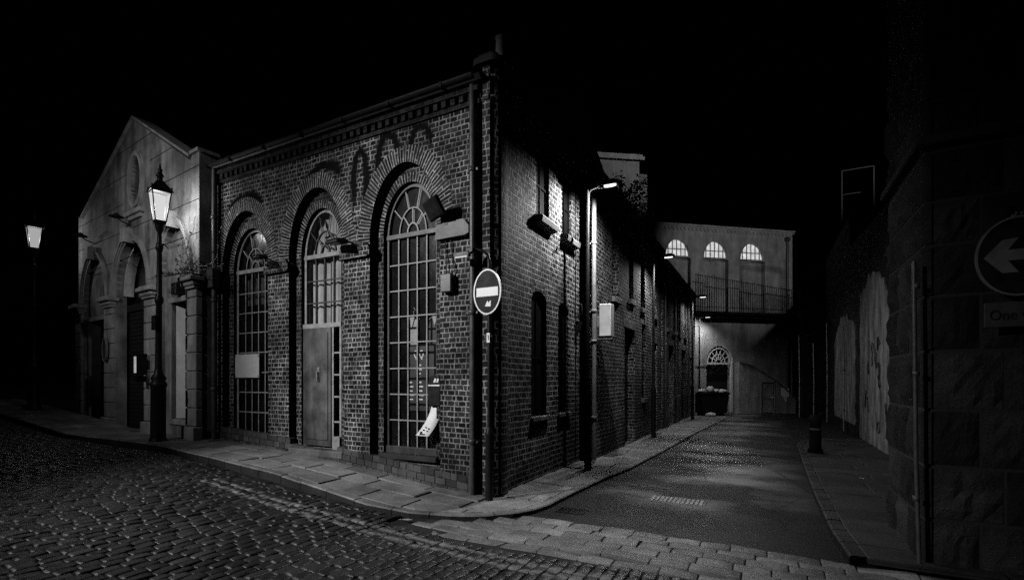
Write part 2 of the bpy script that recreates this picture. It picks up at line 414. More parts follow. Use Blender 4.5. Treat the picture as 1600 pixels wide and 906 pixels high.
road_z = lambda x: gz(x) - .035 - .055 * min(1, max(0, (-x - .6) / 1.6))
for a, b in zip(xs, xs[1:]):
    rb.add([(a, -13, road_z(a) - .022), (b, -13, road_z(b) - .022), (b, .3, road_z(b) - .022), (a, .3, road_z(a) - .022)], [(0, 1, 2, 3)])
tag(rb.build('road_bed', M['bed']), kind='structure')

KERB = [(-22, -1.02), (-14, -1.05), (-6, -1.02), (-3.2, -1.08), (-1.6, -1.16), (-1.0, -1.2), (-.45, -1.1), (-.02, -.93), (.32, -.72), (.55, -.5), (.69, -.25), (.76, .1), (.78, .72), (.86, 1.8), (1.01, 3.0), (1.15, 6), (1.3, 10), (1.6, 15.2), (1.75, 17.2)]
def kerb_y(x):
    for (a, ya), (b, yb) in zip(KERB[:11], KERB[1:12]):
        if a <= x <= b: return ya + (yb - ya) * (x - a) / (b - a)
    return None
CAM = (3.11, -5.40); FW = (-.4642, .8857); RT = (.8857, .4642)
def in_view(x, y, near=2.3, side=1.35):
    dx, dy = x - CAM[0], y - CAM[1]; f = dx * FW[0] + dy * FW[1]; r = dx * RT[0] + dy * RT[1]
    return f > near and abs(r) < side * f + .6

def sett_block(mb, paint, cx, cy, lx, ly, z0, slope, rnd, dome, n=4, dirt=None, q=.9, tw=.05):
    """one rounded stone: domed grid with a skirt"""
    tx, ty = rnd.gauss(0, .03), rnd.gauss(0, .03); dz = rnd.uniform(-.005, .005); o = []
    G = (-1, -.7, 0, .7, 1) if n == 4 else (-1, -.93, -.45, 0, .45, .93, 1)
    ca = rnd.gauss(0, tw); ph = rnd.uniform(0, 6); ex = [rnd.uniform(.86, 1.0) for _ in range(4)]
    for j in range(n + 1):
        for i in range(n + 1):
            u = G[i]; v = G[j]
            e = max(abs(u), abs(v)); u2, v2 = u, v
            if e > .99 and abs(u) > .99 and abs(v) > .99:      # round the corners
                k_ = ex[(0 if u < 0 else 1) + (0 if v < 0 else 2)] * q; k_ = max(k_, .9 if tw > .03 else .965); u2 *= k_; v2 *= k_
            x = u2 * lx / 2; y = v2 * ly / 2
            x, y = x * cos(ca) - y * sin(ca), x * sin(ca) + y * cos(ca)
            z = z0 + dz + x * slope + x * tx + y * ty - dome * (u ** 4 + v ** 4) * .5 - dome * .25 * (u * u + v * v) + .0022 * sin(ph + 3 * u + 2 * v) + rnd.uniform(-.0012, .0012)
            if e > .99: z -= dome * .7
            o.append((cx + x, cy + y, z))
    fs = [(j * (n + 1) + i, j * (n + 1) + i + 1, (j + 1) * (n + 1) + i + 1, (j + 1) * (n + 1) + i) for j in range(n) for i in range(n)]
    rim = [i for i in range(n + 1)] + [(j + 1) * (n + 1) - 1 for j in range(1, n + 1)] + [n * (n + 1) + i for i in range(n - 1, -1, -1)] + [j * (n + 1) for j in range(n - 1, 0, -1)]
    m = len(o)
    for r_ in rim: o.append((o[r_][0], o[r_][1], o[r_][2] - .05))
    L = len(rim); fs += [(rim[k], m + k, m + (k + 1) % L, rim[(k + 1) % L]) for k in range(L)]
    mb.add(o, fs, var=rnd.random() ** 1.6, smooth=True)
    if paint is not None: paint += [dirt(p[0], p[1]) if dirt else 0.0 for p in o]

def paint_at(x, y):
    c1 = -1.60 - .03 * (x + 1); c2 = c1 - .15
    if x < -3.4 or x > 2.6: return 0.0
    return 1.0 if abs(y - c1) < .03 or abs(y - c2) < .03 else 0.0
rn = random.Random(3)
cb = MB(); pt = []
x = -13.0
while x < 5.2:
    w = rn.uniform(.092, .118); cx = x + w / 2; ky = kerb_y(cx)
    y = (ky - .012 if ky is not None and cx < -.5 else -1.43 - .03 * sin(cx * 2))
    y -= rn.uniform(0, .03); first = True
    while y > -5.6:
        l = rn.uniform(.13, .2) * (rn.uniform(.5, 1) if first else 1); first = False; cy = y - l / 2; y -= l
        if not in_view(cx, cy): continue
        sl = (road_z(cx + .3) - road_z(cx - .3)) / .6
        sett_block(cb, pt, cx, cy, w - .002, l - .003, road_z(cx) + .012 * sin(cx * 1.7 + cy * 2.3), sl, rn, .0048, 4, paint_at, tw=.035)
    x += w
tag(cb.build('cobbled_road', M['sett'], vattr=pt), kind='structure')

cs = MB(); y = -1.42
while y < -.50:
    w = rn.uniform(.14, .175); x = -1.1 + rn.uniform(0, .2)
    while x < 6.2:
        l = rn.uniform(.24, .42); cx, cy = x + l / 2, y + w / 2 + .012 * sin(x * 1.3); x += l
        ky = kerb_y(cx)
        if cx < .76 and (ky is None or cy + w / 2 > ky + .0): continue
        if cx < -.55: continue
        sett_block(cs, None, cx, cy, l - .006, w - .005, -.022 + .014 * sin(cx * 1.1 + cy) - .02 * (cy < -1.3), 0, rn, .0035, 6, q=1.0, tw=.012)
    y += w
tag(cs.build('stone_crossing', M['cross']), kind='structure')

KERB_R = [(3.72, -.5), (3.67, .3), (3.66, 2), (3.68, 4.5), (3.72, 7.6), (3.85, 8.5), (4.2, 9.2), (5.2, 9.7)]
# asphalt lane as one fine sheet with a slight camber
ln = MB(); N = 26; ys = [-.52, 0, .6, 1.3, 2.2, 3.4, 5, 7, 9, 11, 13, 15, 17, 19, 21, 24]
for a, b in zip(ys, ys[1:]):
    for i in range(N):
        x0 = .3 + 5.4 * i / N; x1 = .3 + 5.4 * (i + 1) / N
        z = lambda x: -.055 + .03 * (1 - ((x - 2.3) / 1.6) ** 2 if abs(x - 2.3) < 1.6 else 0)
        ln.add([(x0, a, z(x0)), (x1, a, z(x1)), (x1, b, z(x1)), (x0, b, z(x0))], [(0, 1, 2, 3)], smooth=True)
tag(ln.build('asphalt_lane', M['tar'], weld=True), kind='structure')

# flagged pavements: polygons clipped to the kerb outline
def clip_poly(sub, x0, x1, y0, y1):
    def cut(P, ins, inter):
        out = []
        for i in range(len(P)):
            a, b = P[i - 1], P[i]
            if ins(b):
                if not ins(a): out.append(inter(a, b))
                out.append(b)
            elif ins(a): out.append(inter(a, b))
        return out
    def ix(c, k):
        def f(a, b):
            t = (c - a[k]) / (b[k] - a[k]); return (a[0] + t * (b[0] - a[0]), a[1] + t * (b[1] - a[1]))
        return f
    for ins, it in ((lambda p: p[0] >= x0, ix(x0, 0)), (lambda p: p[0] <= x1, ix(x1, 0)), (lambda p: p[1] >= y0, ix(y0, 1)), (lambda p: p[1] <= y1, ix(y1, 1))):
        if not sub: return []
        sub = cut(sub, ins, it)
    q = []
    for p in sub:
        if not q or math.dist(p, q[-1]) > .004: q.append(p)
    if len(q) > 1 and math.dist(q[0], q[-1]) < .004: q.pop()
    return q
def flag_stone(mb, P, zf, rnd, h=.05, gap=.009):
    if len(P) < 3: return
    A = sum(P[i - 1][0] * P[i][1] - P[i][0] * P[i - 1][1] for i in range(len(P))) / 2
    if abs(A) < .006: return
    if A < 0: P = P[::-1]
    cx = sum(p[0] for p in P) / len(P); cy = sum(p[1] for p in P) / len(P)
    tx, ty, dz = rnd.gauss(0, .010), rnd.gauss(0, .010), rnd.uniform(-.004, .006)
    def ins(d):
        o = []
        for p in P:
            L = math.dist(p, (cx, cy)) or 1; k = max(.2, 1 - d * 1.3 / L); o.append((cx + (p[0] - cx) * k + rnd.uniform(-.003, .003), cy + (p[1] - cy) * k + rnd.uniform(-.003, .003)))
        return o
    z = lambda p: zf(p[0]) + dz + (p[0] - cx) * tx + (p[1] - cy) * ty
    a = ins(gap + .008); b = ins(gap); n = len(P)
    v = [(p[0], p[1], z(p)) for p in a] + [(p[0], p[1], z(p) - .009) for p in b] + [(p[0], p[1], z(p) - h) for p in b]
    fs = [tuple(range(n))] + [(n + i, n + (i + 1) % n, (i + 1) % n, i) for i in range(n)] + [(2 * n + i, 2 * n + (i + 1) % n, n + (i + 1) % n, n + i) for i in range(n)]
    mb.add(v, fs, var=rnd.random())
def offset_in(P, d):
    o = []
    for i, p in enumerate(P):
        a = P[max(0, i - 1)]; b = P[min(len(P) - 1, i + 1)]; t = Vector((b[0] - a[0], b[1] - a[1])).normalized()
        o.append((p[0] - t.y * d, p[1] + t.x * d))
    return o
KI = offset_in(KERB, .115)
out1 = KI[:] + [(-.15, 17.2), (-.15, .15), (-22, .15)]
pv = MB(); fr = random.Random(9)
rows = [-1.35, -1.04, -.62, -.27, .14]
for a, b in zip(rows, rows[1:]):
    x = -15.0
    while x < .95:
        l = fr.uniform(.38, .95)
        flag_stone(pv, clip_poly(out1, x, min(x + l, 1.2), a, b), gz, fr)
        x += l
y = .14
while y < 17:
    l = fr.uniform(.28, .5); m = fr.uniform(.3, .75)
    for x0, x1 in ((-.15, m), (m, 1.9)):
        flag_stone(pv, clip_poly(out1, x0, x1, y, y + l), gz, fr)
    y += l
tag(pv.build('pavement', M['flag']), kind='structure')
bed2 = MB()
for a, b in zip(xs, xs[1:]):
    if a >= .3: continue
    q = clip_poly(out1, a, min(b, 2), -3, 20)
    if len(q) > 2:
        tri = tessellate_polygon([[Vector((p[0], p[1], 0)) for p in q]])
        bed2.add([(p[0], p[1], gz(p[0]) - .022) for p in q], [tuple(t) for t in tri])
tag(bed2.build('pavement_bed', M['bed']), kind='structure')
def kerb_run(mb, P, zt, w, rnd, ln=.5, h=.16):
    d = 0; seg = []
    pts = []
    for a, b in zip(P, P[1:]):
        n = max(1, int(math.dist(a, b) / .1))
        for k in range(n): pts.append((a[0] + (b[0] - a[0]) * k / n, a[1] + (b[1] - a[1]) * k / n))
    pts.append(P[-1]); inn = offset_in(pts, w); i = 0
    while i < len(pts) - 1:
        j = min(len(pts) - 1, i + max(2, int(rnd.uniform(.7, 1.2) * ln / .1))); dz = rnd.uniform(-.004, .005)
        A, B, Cc, D = pts[i], pts[j], inn[j], inn[i]; t = Vector((B[0] - A[0], B[1] - A[1])).normalized() * .005
        O = [pts[q] for q in range(i, j + 1)]; I = [inn[q] for q in range(i, j + 1)]
        O[0] = (O[0][0] + t.x, O[0][1] + t.y); I[0] = (I[0][0] + t.x, I[0][1] + t.y); O[-1] = (O[-1][0] - t.x, O[-1][1] - t.y); I[-1] = (I[-1][0] - t.x, I[-1][1] - t.y)
        n = len(O); z = [zt(p[0], p[1]) + dz for p in O]
        ch = [(O[q][0] * .86 + I[q][0] * .14, O[q][1] * .86 + I[q][1] * .14, z[q]) for q in range(n)]
        v = ch + [(p[0], p[1], z[q]) for q, p in enumerate(I)] + [(p[0], p[1], z[q] - .014) for q, p in enumerate(O)] + [(p[0], p[1], z[q] - h) for q, p in enumerate(O)]
        fs = []
        for q in range(n - 1):
            fs += [(q, q + 1, n + q + 1, n + q), (2 * n + q, 2 * n + q + 1, q + 1, q), (3 * n + q, 3 * n + q + 1, 2 * n + q + 1, 2 * n + q)]
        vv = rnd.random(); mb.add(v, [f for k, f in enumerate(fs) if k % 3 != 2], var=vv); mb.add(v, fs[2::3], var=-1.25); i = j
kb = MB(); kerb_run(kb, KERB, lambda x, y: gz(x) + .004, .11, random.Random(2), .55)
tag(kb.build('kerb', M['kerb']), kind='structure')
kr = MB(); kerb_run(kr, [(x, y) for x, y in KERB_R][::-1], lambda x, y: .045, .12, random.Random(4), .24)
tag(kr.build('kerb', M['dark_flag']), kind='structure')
pr = MB(); fr = random.Random(21); out2 = [(x + .12, y) for x, y in KERB_R[:-2]] + [(4.3, 9.1), (5.2, 9.58), (6.5, 9.6), (6.5, -.5)]
y = -.5
while y < 9.6:
    l = fr.uniform(.35, .55); m = 3.8 + fr.uniform(.5, 1.1)
    for x0, x1 in ((3.5, m), (m, 5.3), (5.3, 6.6)): flag_stone(pr, clip_poly(out2, x0, x1, y, y + l), lambda x: .045, fr)
    y += l
pr.add([(x, y, .02) for x, y in out2], [tuple(t) for t in tessellate_polygon([[Vector((x, y, 0)) for x, y in out2]])])
tag(pr.build('pavement', M['dark_flag']), kind='structure')

# ================================================================== BRICK WORKSHOP
ws = thing('brick_workshop', 'sooty brick corner workshop with three tall arched windows and a rounded corner pier', 'building', (0, 0, 0))
BAYS = [(-2.10, -.82, .30, 3.55, 1.05), (-3.88, -2.62, .40, 3.50, 1.07), (-5.68, -4.40, .47, 3.47, 1.02)]   # x0 x1 bottom spring rise
WINS = [(-1.95, -.98, .44, 3.63, .74), (-3.74, -2.81, .41, 3.54, .75), (-5.55, -4.53, .48, 3.48, .74)]
EAVE = 5.09
def spandrel(x0, x1, z): return [(x0, z), (x1, z)]
holes = [archpath(*b) for b in BAYS]
w = MB().wall(rect(-5.83, -.2, -.25, EAVE), holes, XZ(0), XZ(.13)); w.build('front_wall', M['brick'], ws)
w = MB().wall([(-5.83, -.25), (-.2, -.25), (-.2, 5.05), (-5.83, 5.05)], [archpath(a, b, c, d, e) for a, b, c, d, e in WINS], XZ(.131), XZ(.34)); w.build('recessed_wall', M['brick_old'], ws)
for i, (x0, x1, zb, zs, rise) in enumerate(BAYS):
    c = (x0 + x1) / 2; r = (x1 - x0) / 2
    w = MB().arcband(c, zs, r, rise, .235, -.004, .05, bl=.1); w.build('brick_arch', M['brick_arch'], ws)
for i, (x0, x1, zb, zs, rise) in enumerate(WINS):
    c = (x0 + x1) / 2; r = (x1 - x0) / 2
    w = MB().arcband(c, zs, r, rise, .13, .127, .2); w.build('window_arch', M['brick_arch'], ws)
# string of projecting bricks (cornice) and dentils
cn = MB(); cn.box(-5.83, -.18, -.03, .05, EAVE, EAVE + .06); cn.box(-5.83, -.18, -.085, .05, EAVE + .15, EAVE + .21)
x = -5.8
while x < -.25:
    cn.box(x, x + .07, -.06 + R.uniform(-.008, .008), .04, EAVE + .06, EAVE + .15); x += .14
cn.box(-5.83, -.18, .0, .13, EAVE + .06, EAVE + .15); cn.box(-5.83, -.18, -.05, .13, EAVE + .21, EAVE + .27)
cn.build('dentil_cornice', M['cornice'], ws)
# gutter
gt = MB(); P = []
prof = [(-.052 * cos(a), -.052 * sin(a)) for a in [pi * k / 8 for k in range(9)]]
y0, z0 = -.15, EAVE + .31
ring = [(y0 + p[0], z0 + p[1]) for p in prof] + [(y0 + p[0] * .84, z0 + p[1] * .84) for p in prof[::-1]]
n = len(ring); vs = [(-5.9, a, b) for a, b in ring] + [(-.2, a, b) for a, b in ring]
gt.add(vs, [(i, (i + 1) % n, n + (i + 1) % n, n + i) for i in range(n)], smooth=False)
for x in (-5.2, -4.3, -3.4, -2.5, -1.6, -.7): gt.box(x, x + .04, -.208, -.09, z0 - .06, z0 + .008)
gt.build('gutter', M['iron'], ws)
rf = MB(); rf.add([(-5.95, -.18, EAVE + .29), (-.1, -.18, EAVE + .29), (-.1, 3.4, EAVE + 1.9), (-5.95, 3.4, EAVE + 1.9), (-5.95, 6.8, EAVE + .29), (-.1, 6.8, EAVE + .29), (-5.95, -.12, EAVE + .24), (-.1, -.12, EAVE + .24)], [(0, 1, 2, 3), (3, 2, 5, 4), (6, 7, 1, 0), (0, 3, 4), (1, 5, 2)]); rf.build('roof', M['slate'], ws)
# plinth courses following the slope
pl = MB()
for row in range(3):
    x = -5.85 + .05 * row
    while x < -.22:
        l = min(R.uniform(.09, .19), -.22 - x); xm = x + l / 2
        z = gz(xm) - .05 + row * .095
        if l > .05 and not (row == 2 and -3.75 < xm < -2.8):
            a_, c_ = x + .003, x + l - .003; za, zc = gz(a_) - .05 + row * .092, gz(c_) - .05 + row * .092; yf = -.032 + row * .011 + R.uniform(-.005, .005); h_ = .086 + R.uniform(-.004, .003)
            pl.add([(a_, yf, za), (c_, yf, zc), (c_, .1, zc), (a_, .1, za), (a_, yf + .004, za + h_), (c_, yf + .004, zc + h_), (c_, .1, zc + h_), (a_, .1, za + h_)], [(3, 2, 1, 0), (4, 5, 6, 7), (0, 1, 5, 4), (1, 2, 6, 5), (2, 3, 7, 6), (3, 0, 4, 7)], var=R.random())
        x += l
pl.build('stone_plinth', M['plinth'], ws, bevel=.005)
# impost stones
for (x0, x1, zc, pr_) in ((-.84, -.32, 3.5, -.085), (-2.66, -2.06, 3.44, -.06), (-4.44, -3.84, 3.40, -.06), (-5.82, -5.66, 3.40, -.06)):
    b = MB(); b.prism([(x0, zc - .1), (x0 + .02, zc + .08), (x0 + .04, zc + .11), (x1 - .08, zc + .11), (x1, zc + .02), (x1, zc - .07), (x1 - .05, zc - .1)], XZ(pr_), XZ(.1))
    b.build('impost_block', M['sill'] if x0 > -1 else M['brick_old'], ws, bevel=.006)
# windows
def window_bars(mb, x0, x1, zb, zs, cols, rows, y0, y1, t=.02):
    for k in range(1, cols):
        x = x0 + (x1 - x0) * k / cols; mb.box(x - t / 2, x + t / 2, y0, y1, zb, zs)
    for k in range(1, rows):
        z = zb + (zs - zb) * k / rows; mb.box(x0, x1, y0 - .002, y1 - .002, z - t * .45, z + t * .45)
for i, (x0, x1, zb, zs, rise) in enumerate(WINS):
    c = (x0 + x1) / 2; r = (x1 - x0) / 2; y = .19
    wd = empty('arched_window', (0, 0, 0)); wd.parent = ws
    f = MB(); fwid = .055
    f.arcband(c, zs, r - fwid, rise - fwid, fwid - .002, y, y + .08, n=24)
    f.box(x0 + .002, x0 + fwid, y, y + .08, zb, zs); f.box(x1 - fwid, x1 - .002, y, y + .08, zb, zs)
    f.box(x0 + .002, x1 - .002, y - .012, y + .08, zs - .035, zs + .035); f.box(x0 + .002, x1 - .002, y - .02, y + .08, zb, zb + .1)
    f.build('frame', M['wood'] if i else M['wood_dark'], wd, bevel=.004)
    b = MB(); fan(b, c, zs + .03, r - fwid, rise - fwid - .03, y + .02, y + .055, 5, .018)
    if i == 1: window_bars(b, x0 + fwid, x1 - fwid, 2.42, zs - .035, 4, 3, y + .015, y + .05)
    else: window_bars(b, x0 + fwid, x1 - fwid, zb + .1, zs - .035, 5, 8, y + .015, y + .05)
    b.build('glazing_bars', M['wood_dark'] if i == 1 else M['wood'], wd)
    p = MB(); pth = archpath(x0 + .03, x1 - .03, zb + .05, zs, rise - .04)
    p.add([(a, y + .045, b_) for a, b_ in pth], [tuple(t) for t in tessellate_polygon([[Vector((a, b_, 0)) for a, b_ in pth]])])
    p.build('pane', M['glass'], wd)
    s = MB(); s.box(x0 - .04, x1 + .04, .06, y + .06, zb - .075, zb - .002, ch=.01); s.build('sill', M['plinth'], wd)
    if i == 1:                                     # metal door with glazed sidelight in the middle bay
        d = MB(); d.box(-3.685, -3.04, .12, .165, .45, 2.36, ch=.006); d.box(-3.62, -3.10, .105, .121, .55, 2.28, ch=.006)
        dd = d.build('steel_door', M['door'], ws)
        h = MB(); h.tube([(-3.3, .104, 1.62), (-3.3, .07, 1.62)], .016); h.tube([(-3.3, .07, 1.66), (-3.3, .07, 1.5)], .013); h.box(-3.325, -3.275, .098, .106, 1.55, 1.72); h.build('handle', M['galv'], dd)
        l = MB(); l.box(-3.7, -2.83, .13, .2, 2.36, 2.43); l.box(-3.04, -3.0, .14, .2, .45, 2.36); l.box(-2.87, -2.83, .14, .2, .45, 2.36)
        for z in (.85, 1.25, 1.6, 1.95): l.box(-3.0, -2.87, .15, .19, z - .012, z + .012)
        l.build('door_frame', M['wood'], ws)
        s = MB(); s.box(-2.99, -2.83, .1, .2, .41, .62, ch=.005); s.build('bottom_rail', M['wood'], ws)
        st = MB(); st.box(-3.86, -2.64, -.03, .2, .30, .41, ch=.012); st.build('doorstep', M['kerb'], ws)
# interior: floor, back wall, blinds
it = MB(); it.add([(-5.8, .36, .3), (-.3, .36, .3), (-.3, 2.3, .3), (-5.8, 2.3, .3), (-5.8, .36, 5), (-.3, .36, 5), (-.3, 2.3, 5), (-5.8, 2.3, 5)], [(0, 1, 2, 3), (3, 2, 6, 7), (0, 3, 7, 4), (1, 5, 6, 2), (4, 7, 6, 5)])
for xx in (-2.36, -4.14): it.box(xx - .03, xx + .03, .37, 2.2, .3, 5)
it.build('interior', M['void'], ws)
bl = MB(); n = 40; vs = []
for k in range(n + 1):
    x = -3.75 + .95 * k / n; yy = .33 + .02 * sin(k * 1.1) + .008 * sin(k * 2.7); vs += [(x, yy, 2.4), (x, yy, 4.35)]
bl.add(vs, [(2 * k, 2 * k + 2, 2 * k + 3, 2 * k + 1) for k in range(n)], smooth=True); bl.build('window_blind', M['curtain'], ws)
bl = MB(); vs = []
for k in range(n + 1):
    x = -5.5 + .9 * k / n; yy = .36 + .02 * sin(k * .9); vs += [(x, yy, 2.9), (x, yy, 4.3)]
bl.add(vs, [(2 * k, 2 * k + 2, 2 * k + 3, 2 * k + 1) for k in range(n)], smooth=True); bl.build('window_blind', M['wood_dark'], ws)
# soot stains: long drip shapes below the cornice
def stain(path, wdt, name='soot_stain'):
    mb = MB(); P = [Vector((a, 0, b)) for a, b in path]; vs = []
    for i, p in enumerate(P):
        d = (P[min(i + 1, len(P) - 1)] - P[max(0, i - 1)]).normalized(); nrm = Vector((-d.z, 0, d.x)) * wdt * R.uniform(1.15, 1.55)
        vs += [(p.x + nrm.x, -.003, p.z + nrm.z), (p.x - nrm.x, -.003, p.z - nrm.z)]
    q = len(P) - 1; mb.add(vs, [(2 * i, 2 * i + 1, 2 * i + 3, 2 * i + 2) for i in range(q)], uvs=[[(i / q, 0), (i / q, 1), ((i + 1) / q, 1), ((i + 1) / q, 0)] for i in range(q)])
    o = mb.build(name, M['soot'], ws)
stain([(-1.95, 4.22), (-1.93, 4.45), (-1.94, 4.7), (-1.91, 4.9), (-1.84, 5.03), (-1.75, 5.06), (-1.64, 5.02), (-1.59, 4.9), (-1.57, 4.7), (-1.58, 4.5)], .062)
stain([(-1.35, 4.66), (-1.32, 4.85), (-1.28, 4.98), (-1.16, 5.05), (-1.05, 5.0), (-1.0, 4.88), (-.97, 4.64)], .055)
stain([(-2.44, 3.85), (-2.42, 4.3), (-2.42, 4.6), (-2.38, 4.85), (-2.28, 4.95), (-2.19, 4.85), (-2.16, 4.55), (-2.17, 4.2), (-2.15, 3.9)], .07)
stain([(-3.6, 4.5), (-3.4, 4.75), (-3.1, 4.9), (-2.8, 4.82), (-2.65, 4.6)], .09)
stain([(-5.6, 4.5), (-5.2, 4.7), (-4.8, 4.72), (-4.5, 4.5)], .1)
# rounded corner pier
def rr(x0, x1, y0, y1, r):
    o = []
    for cx, cy, a0 in ((x1 - r, y0 + r, -pi / 2), (x1 - r, y1 - r, 0), (x0 + r, y1 - r, pi / 2), (x0 + r, y0 + r, pi)):
        o += [(cx + r * cos(a0 + pi / 2 * k / 6), cy + r * sin(a0 + pi / 2 * k / 6)) for k in range(7)]
    return o
def pier(mb, P, z0, z1, var=0.0):
    n = len(P); L = [0]
    for i in range(n): L.append(L[-1] + math.dist(P[i], P[(i + 1) % n]))
    for i in range(n):
        a, b = P[i], P[(i + 1) % n]
        mb.add([(a[0], a[1], z0), (b[0], b[1], z0), (b[0], b[1], z1), (a[0], a[1], z1)], [(0, 1, 2, 3)], uvs=[[(L[i], z0), (L[i + 1], z0), (L[i + 1], z1), (L[i], z1)]])
    t = tessellate_polygon([[Vector((p[0], p[1], 0)) for p in P]])
    mb.add([(p[0], p[1], z1) for p in P] , [tuple(q) for q in t])
cp = MB(); pier(cp, rr(-.225, .07, -.03, .44, .2), -.2, 5.54)
for z in (5.1, 5.36): pier(cp, rr(-.245, .09, -.05, .46, .21), z, z + .07)
cp.build('corner_pier', M['brick_corner'], ws)
cc = MB(); pier(cc, rr(-.27, .12, -.11, .5, .1), 5.54, 5.62); pier(cc, rr(-.22, .07, -.06, .44, .08), 5.62, 5.68); cc.build('pier_cap', M['plinth'], ws)
ct = MB(); ct.lathe([(.07, 0), (.062, .2), (.062, .24), (.068, .25), (.068, .27)], (.05, .12, 5.68), 12); ct.build('chimney_pot', M['sill'], ws)
# drainpipe by the corner
dp = MB(); dp.tube([(-.27, -.055, 5.33), (-.27, -.05, 3.0), (-.275, -.05, .03)], .042, 12)
for z in (4.2, 2.35, .68): dp.lathe([(.042, 0), (.056, .01), (.056, .06), (.042, .07)], (-.273, -.052, z), 12); dp.box(-.36, -.19, -.06, .0, z + .02, z + .05)
dp.tube([(-.275, -.052, .35), (-.275, -.052, .03)], .05, 12); dp.build('drainpipe', M['pipe'], ws)
# alley side wall
UW = [(.86, 1.32, 3.98, 5.0), (1.9, 2.36, 3.98, 5.0)]; LW = [(1.15, 1.72, .96, 2.72), (2.2, 2.68, .96, 2.68)]
UW = [(1.33, 1.82, 4.0, 5.05), (2.38, 2.84, 3.98, 5.05)]
holes = [rect(*q) for q in UW] + [archpath(a, b, c, d, .16, 8) for a, b, c, d in LW]
sw = MB().wall(rect(.2, 3.26, -.25, 5.3), holes, YZ(0), YZ(-.3)); sw.build('side_wall', M['brick_side'], ws)
ea = MB(); ea.box(-.3, .05, .45, 3.2, 5.3, 5.36); ea.box(-.25, .10, .45, 3.2, 5.36, 5.42); ea.build('side_eaves', M['brick_old'], ws)
for a, b, c, d in UW + LW:
    up = c > 2
    f = MB(); f.box(-.08, -.04, a, a + .035, c, d); f.box(-.08, -.04, b - .035, b, c, d); f.box(-.075, -.045, (a + b) / 2 - .012, (a + b) / 2 + .012, c, d)
    for z in (c, (c + d) / 2): f.box(-.078, -.042, a, b, z, z + .03)
    f.box(-.29, -.066, a - .02, b + .02, c - .02, d + .2)
    fo = f.build('side_window', M['bitumen'], ws)
    s = MB()
    if up: s.prism([(.0, c - .14), (.13, c - .10), (.15, c - .03), (.13, c), (.0, c + .02), (-.2, c + .02), (-.2, c - .14)], lambda p, q: (p, a - .07, q), lambda p, q: (p, b + .07, q))
    else: s.box(-.2, .05, a - .03, b + .05, c - .07, c - .002, ch=.008)
    s.build('sill', M['kerb'], fo)
    if not up:
        h = MB(); y0 = (a + b) / 2; r = (b - a) / 2
        A = MB()
        for k in range(9):
            t0 = pi * k / 9; t1 = pi * (k + 1) / 9
            q = [(y0 + r * cos(t0) , d + .16 * sin(t0)), (y0 + (r + .02) * cos(t0), d + .03 + .28 * sin(t0)), (y0 + (r + .02) * cos(t1), d + .03 + .28 * sin(t1)), (y0 + r * cos(t1), d + .16 * sin(t1))]
            A.prism(q, YZ(.004), YZ(-.05))
        A.build('window_head', M['brick_old'], ws)
cb_ = MB(); cb_.tube([(.012, 3.02, 5.3), (.012, 3.02, .1)], .008, 6); cb_.tube([(.03, 2.0, 3.62), (.07, 2.0, 3.66), (.05, 2.06, 3.72), (.02, 2.05, 3.6)], .012, 6); cb_.build('wall_cable', M['black'], ws)

# ---- fittings on the workshop
def flood(loc, label, hx, hy, hz, tilt, arm, grp='floodlights fixed to the brick front'):
    t = thing('wall_floodlight', label, 'floodlight', loc, 0, grp)
    a = MB(); a.tube(arm, .014, 8); a.box(arm[0][0] - .04, arm[0][0] + .04, arm[0][1] - .01, arm[0][1] + .012, arm[0][2] - .06, arm[0][2] + .06); a.build('bracket', M['black'], t)
    h = MB(); h.box(-hx, hx, -hy, hy, -hz, hz, ch=.012)
    for k in range(5): h.box(-hx * .8 + k * hx * .38, -hx * .8 + k * hx * .38 + .01, -hy * .8, hy * .8, hz, hz + .02)
    ho = h.build('housing', M['black'], t, bevel=.003); ho.location = Vector(arm[-1]) * K; ho.rotation_euler = tilt
    l = MB(); l.box(-hx * .85, hx * .85, -hy * .85, hy * .85, -hz - .006, -hz + .001); lo = l.build('lens', M['black'], ho)
    return t
flood((-.68, 0, 3.66), 'large square black floodlight tilted above the stone block beside the corner', .15, .13, .04, (radians(-62), radians(-8), radians(-20)), [(0, -.08, -.03), (0, -.13, .06), (-.08, -.22, .1)])
flood((-2.36, 0, 3.5), 'flat black lamp over the steel door reaching left from the middle pier', .17, .1, .025, (radians(8), radians(4), radians(-12)), [(.12, -.06, .0), (-.02, -.15, .06), (-.16, -.24, .05)])
flood((-4.1, 0, 3.42), 'small black lamp with looped cable between the two far arched windows', .14, .08, .022, (radians(10), radians(5), radians(-12)), [(.08, -.06, -.04), (.03, -.2, .06), (-.14, -.27, .1)])
jb = thing('junction_box', 'small dark junction box with two cables on the pier beside the no entry sign', 'electrical box', (-.66, 0, 2.68))
MB().box(-.085, .085, -.11, -.002, .0, .24, ch=.01).build('box', M['pipe'], jb)
c = MB(); c.tube([(-.03, -.05, .23), (-.03, -.03, .4), (-.06, -.02, .6), (-.05, -.03, .72)], .008, 6); c.tube([(.05, -.05, .23), (.1, -.03, .3), (.05, -.02, .45), (.03, -.03, .72)], .008, 6); c.build('cable', M['black'], jb)
pn = thing('notice_board', 'plain grey board fixed across the middle of the farthest arched window', 'board', (-5.2, .15, 1.56))
b = MB(); b.box(-.34, .34, 0, .02, 0, .42, ch=.003); b.build('board', M['board'], pn)
for x in (-.32, .32):
    for z in (.03, .39): MB().tube([(x, .002, z), (x, -.008, z)], .012, 8).build('screw', M['galv'], pn)
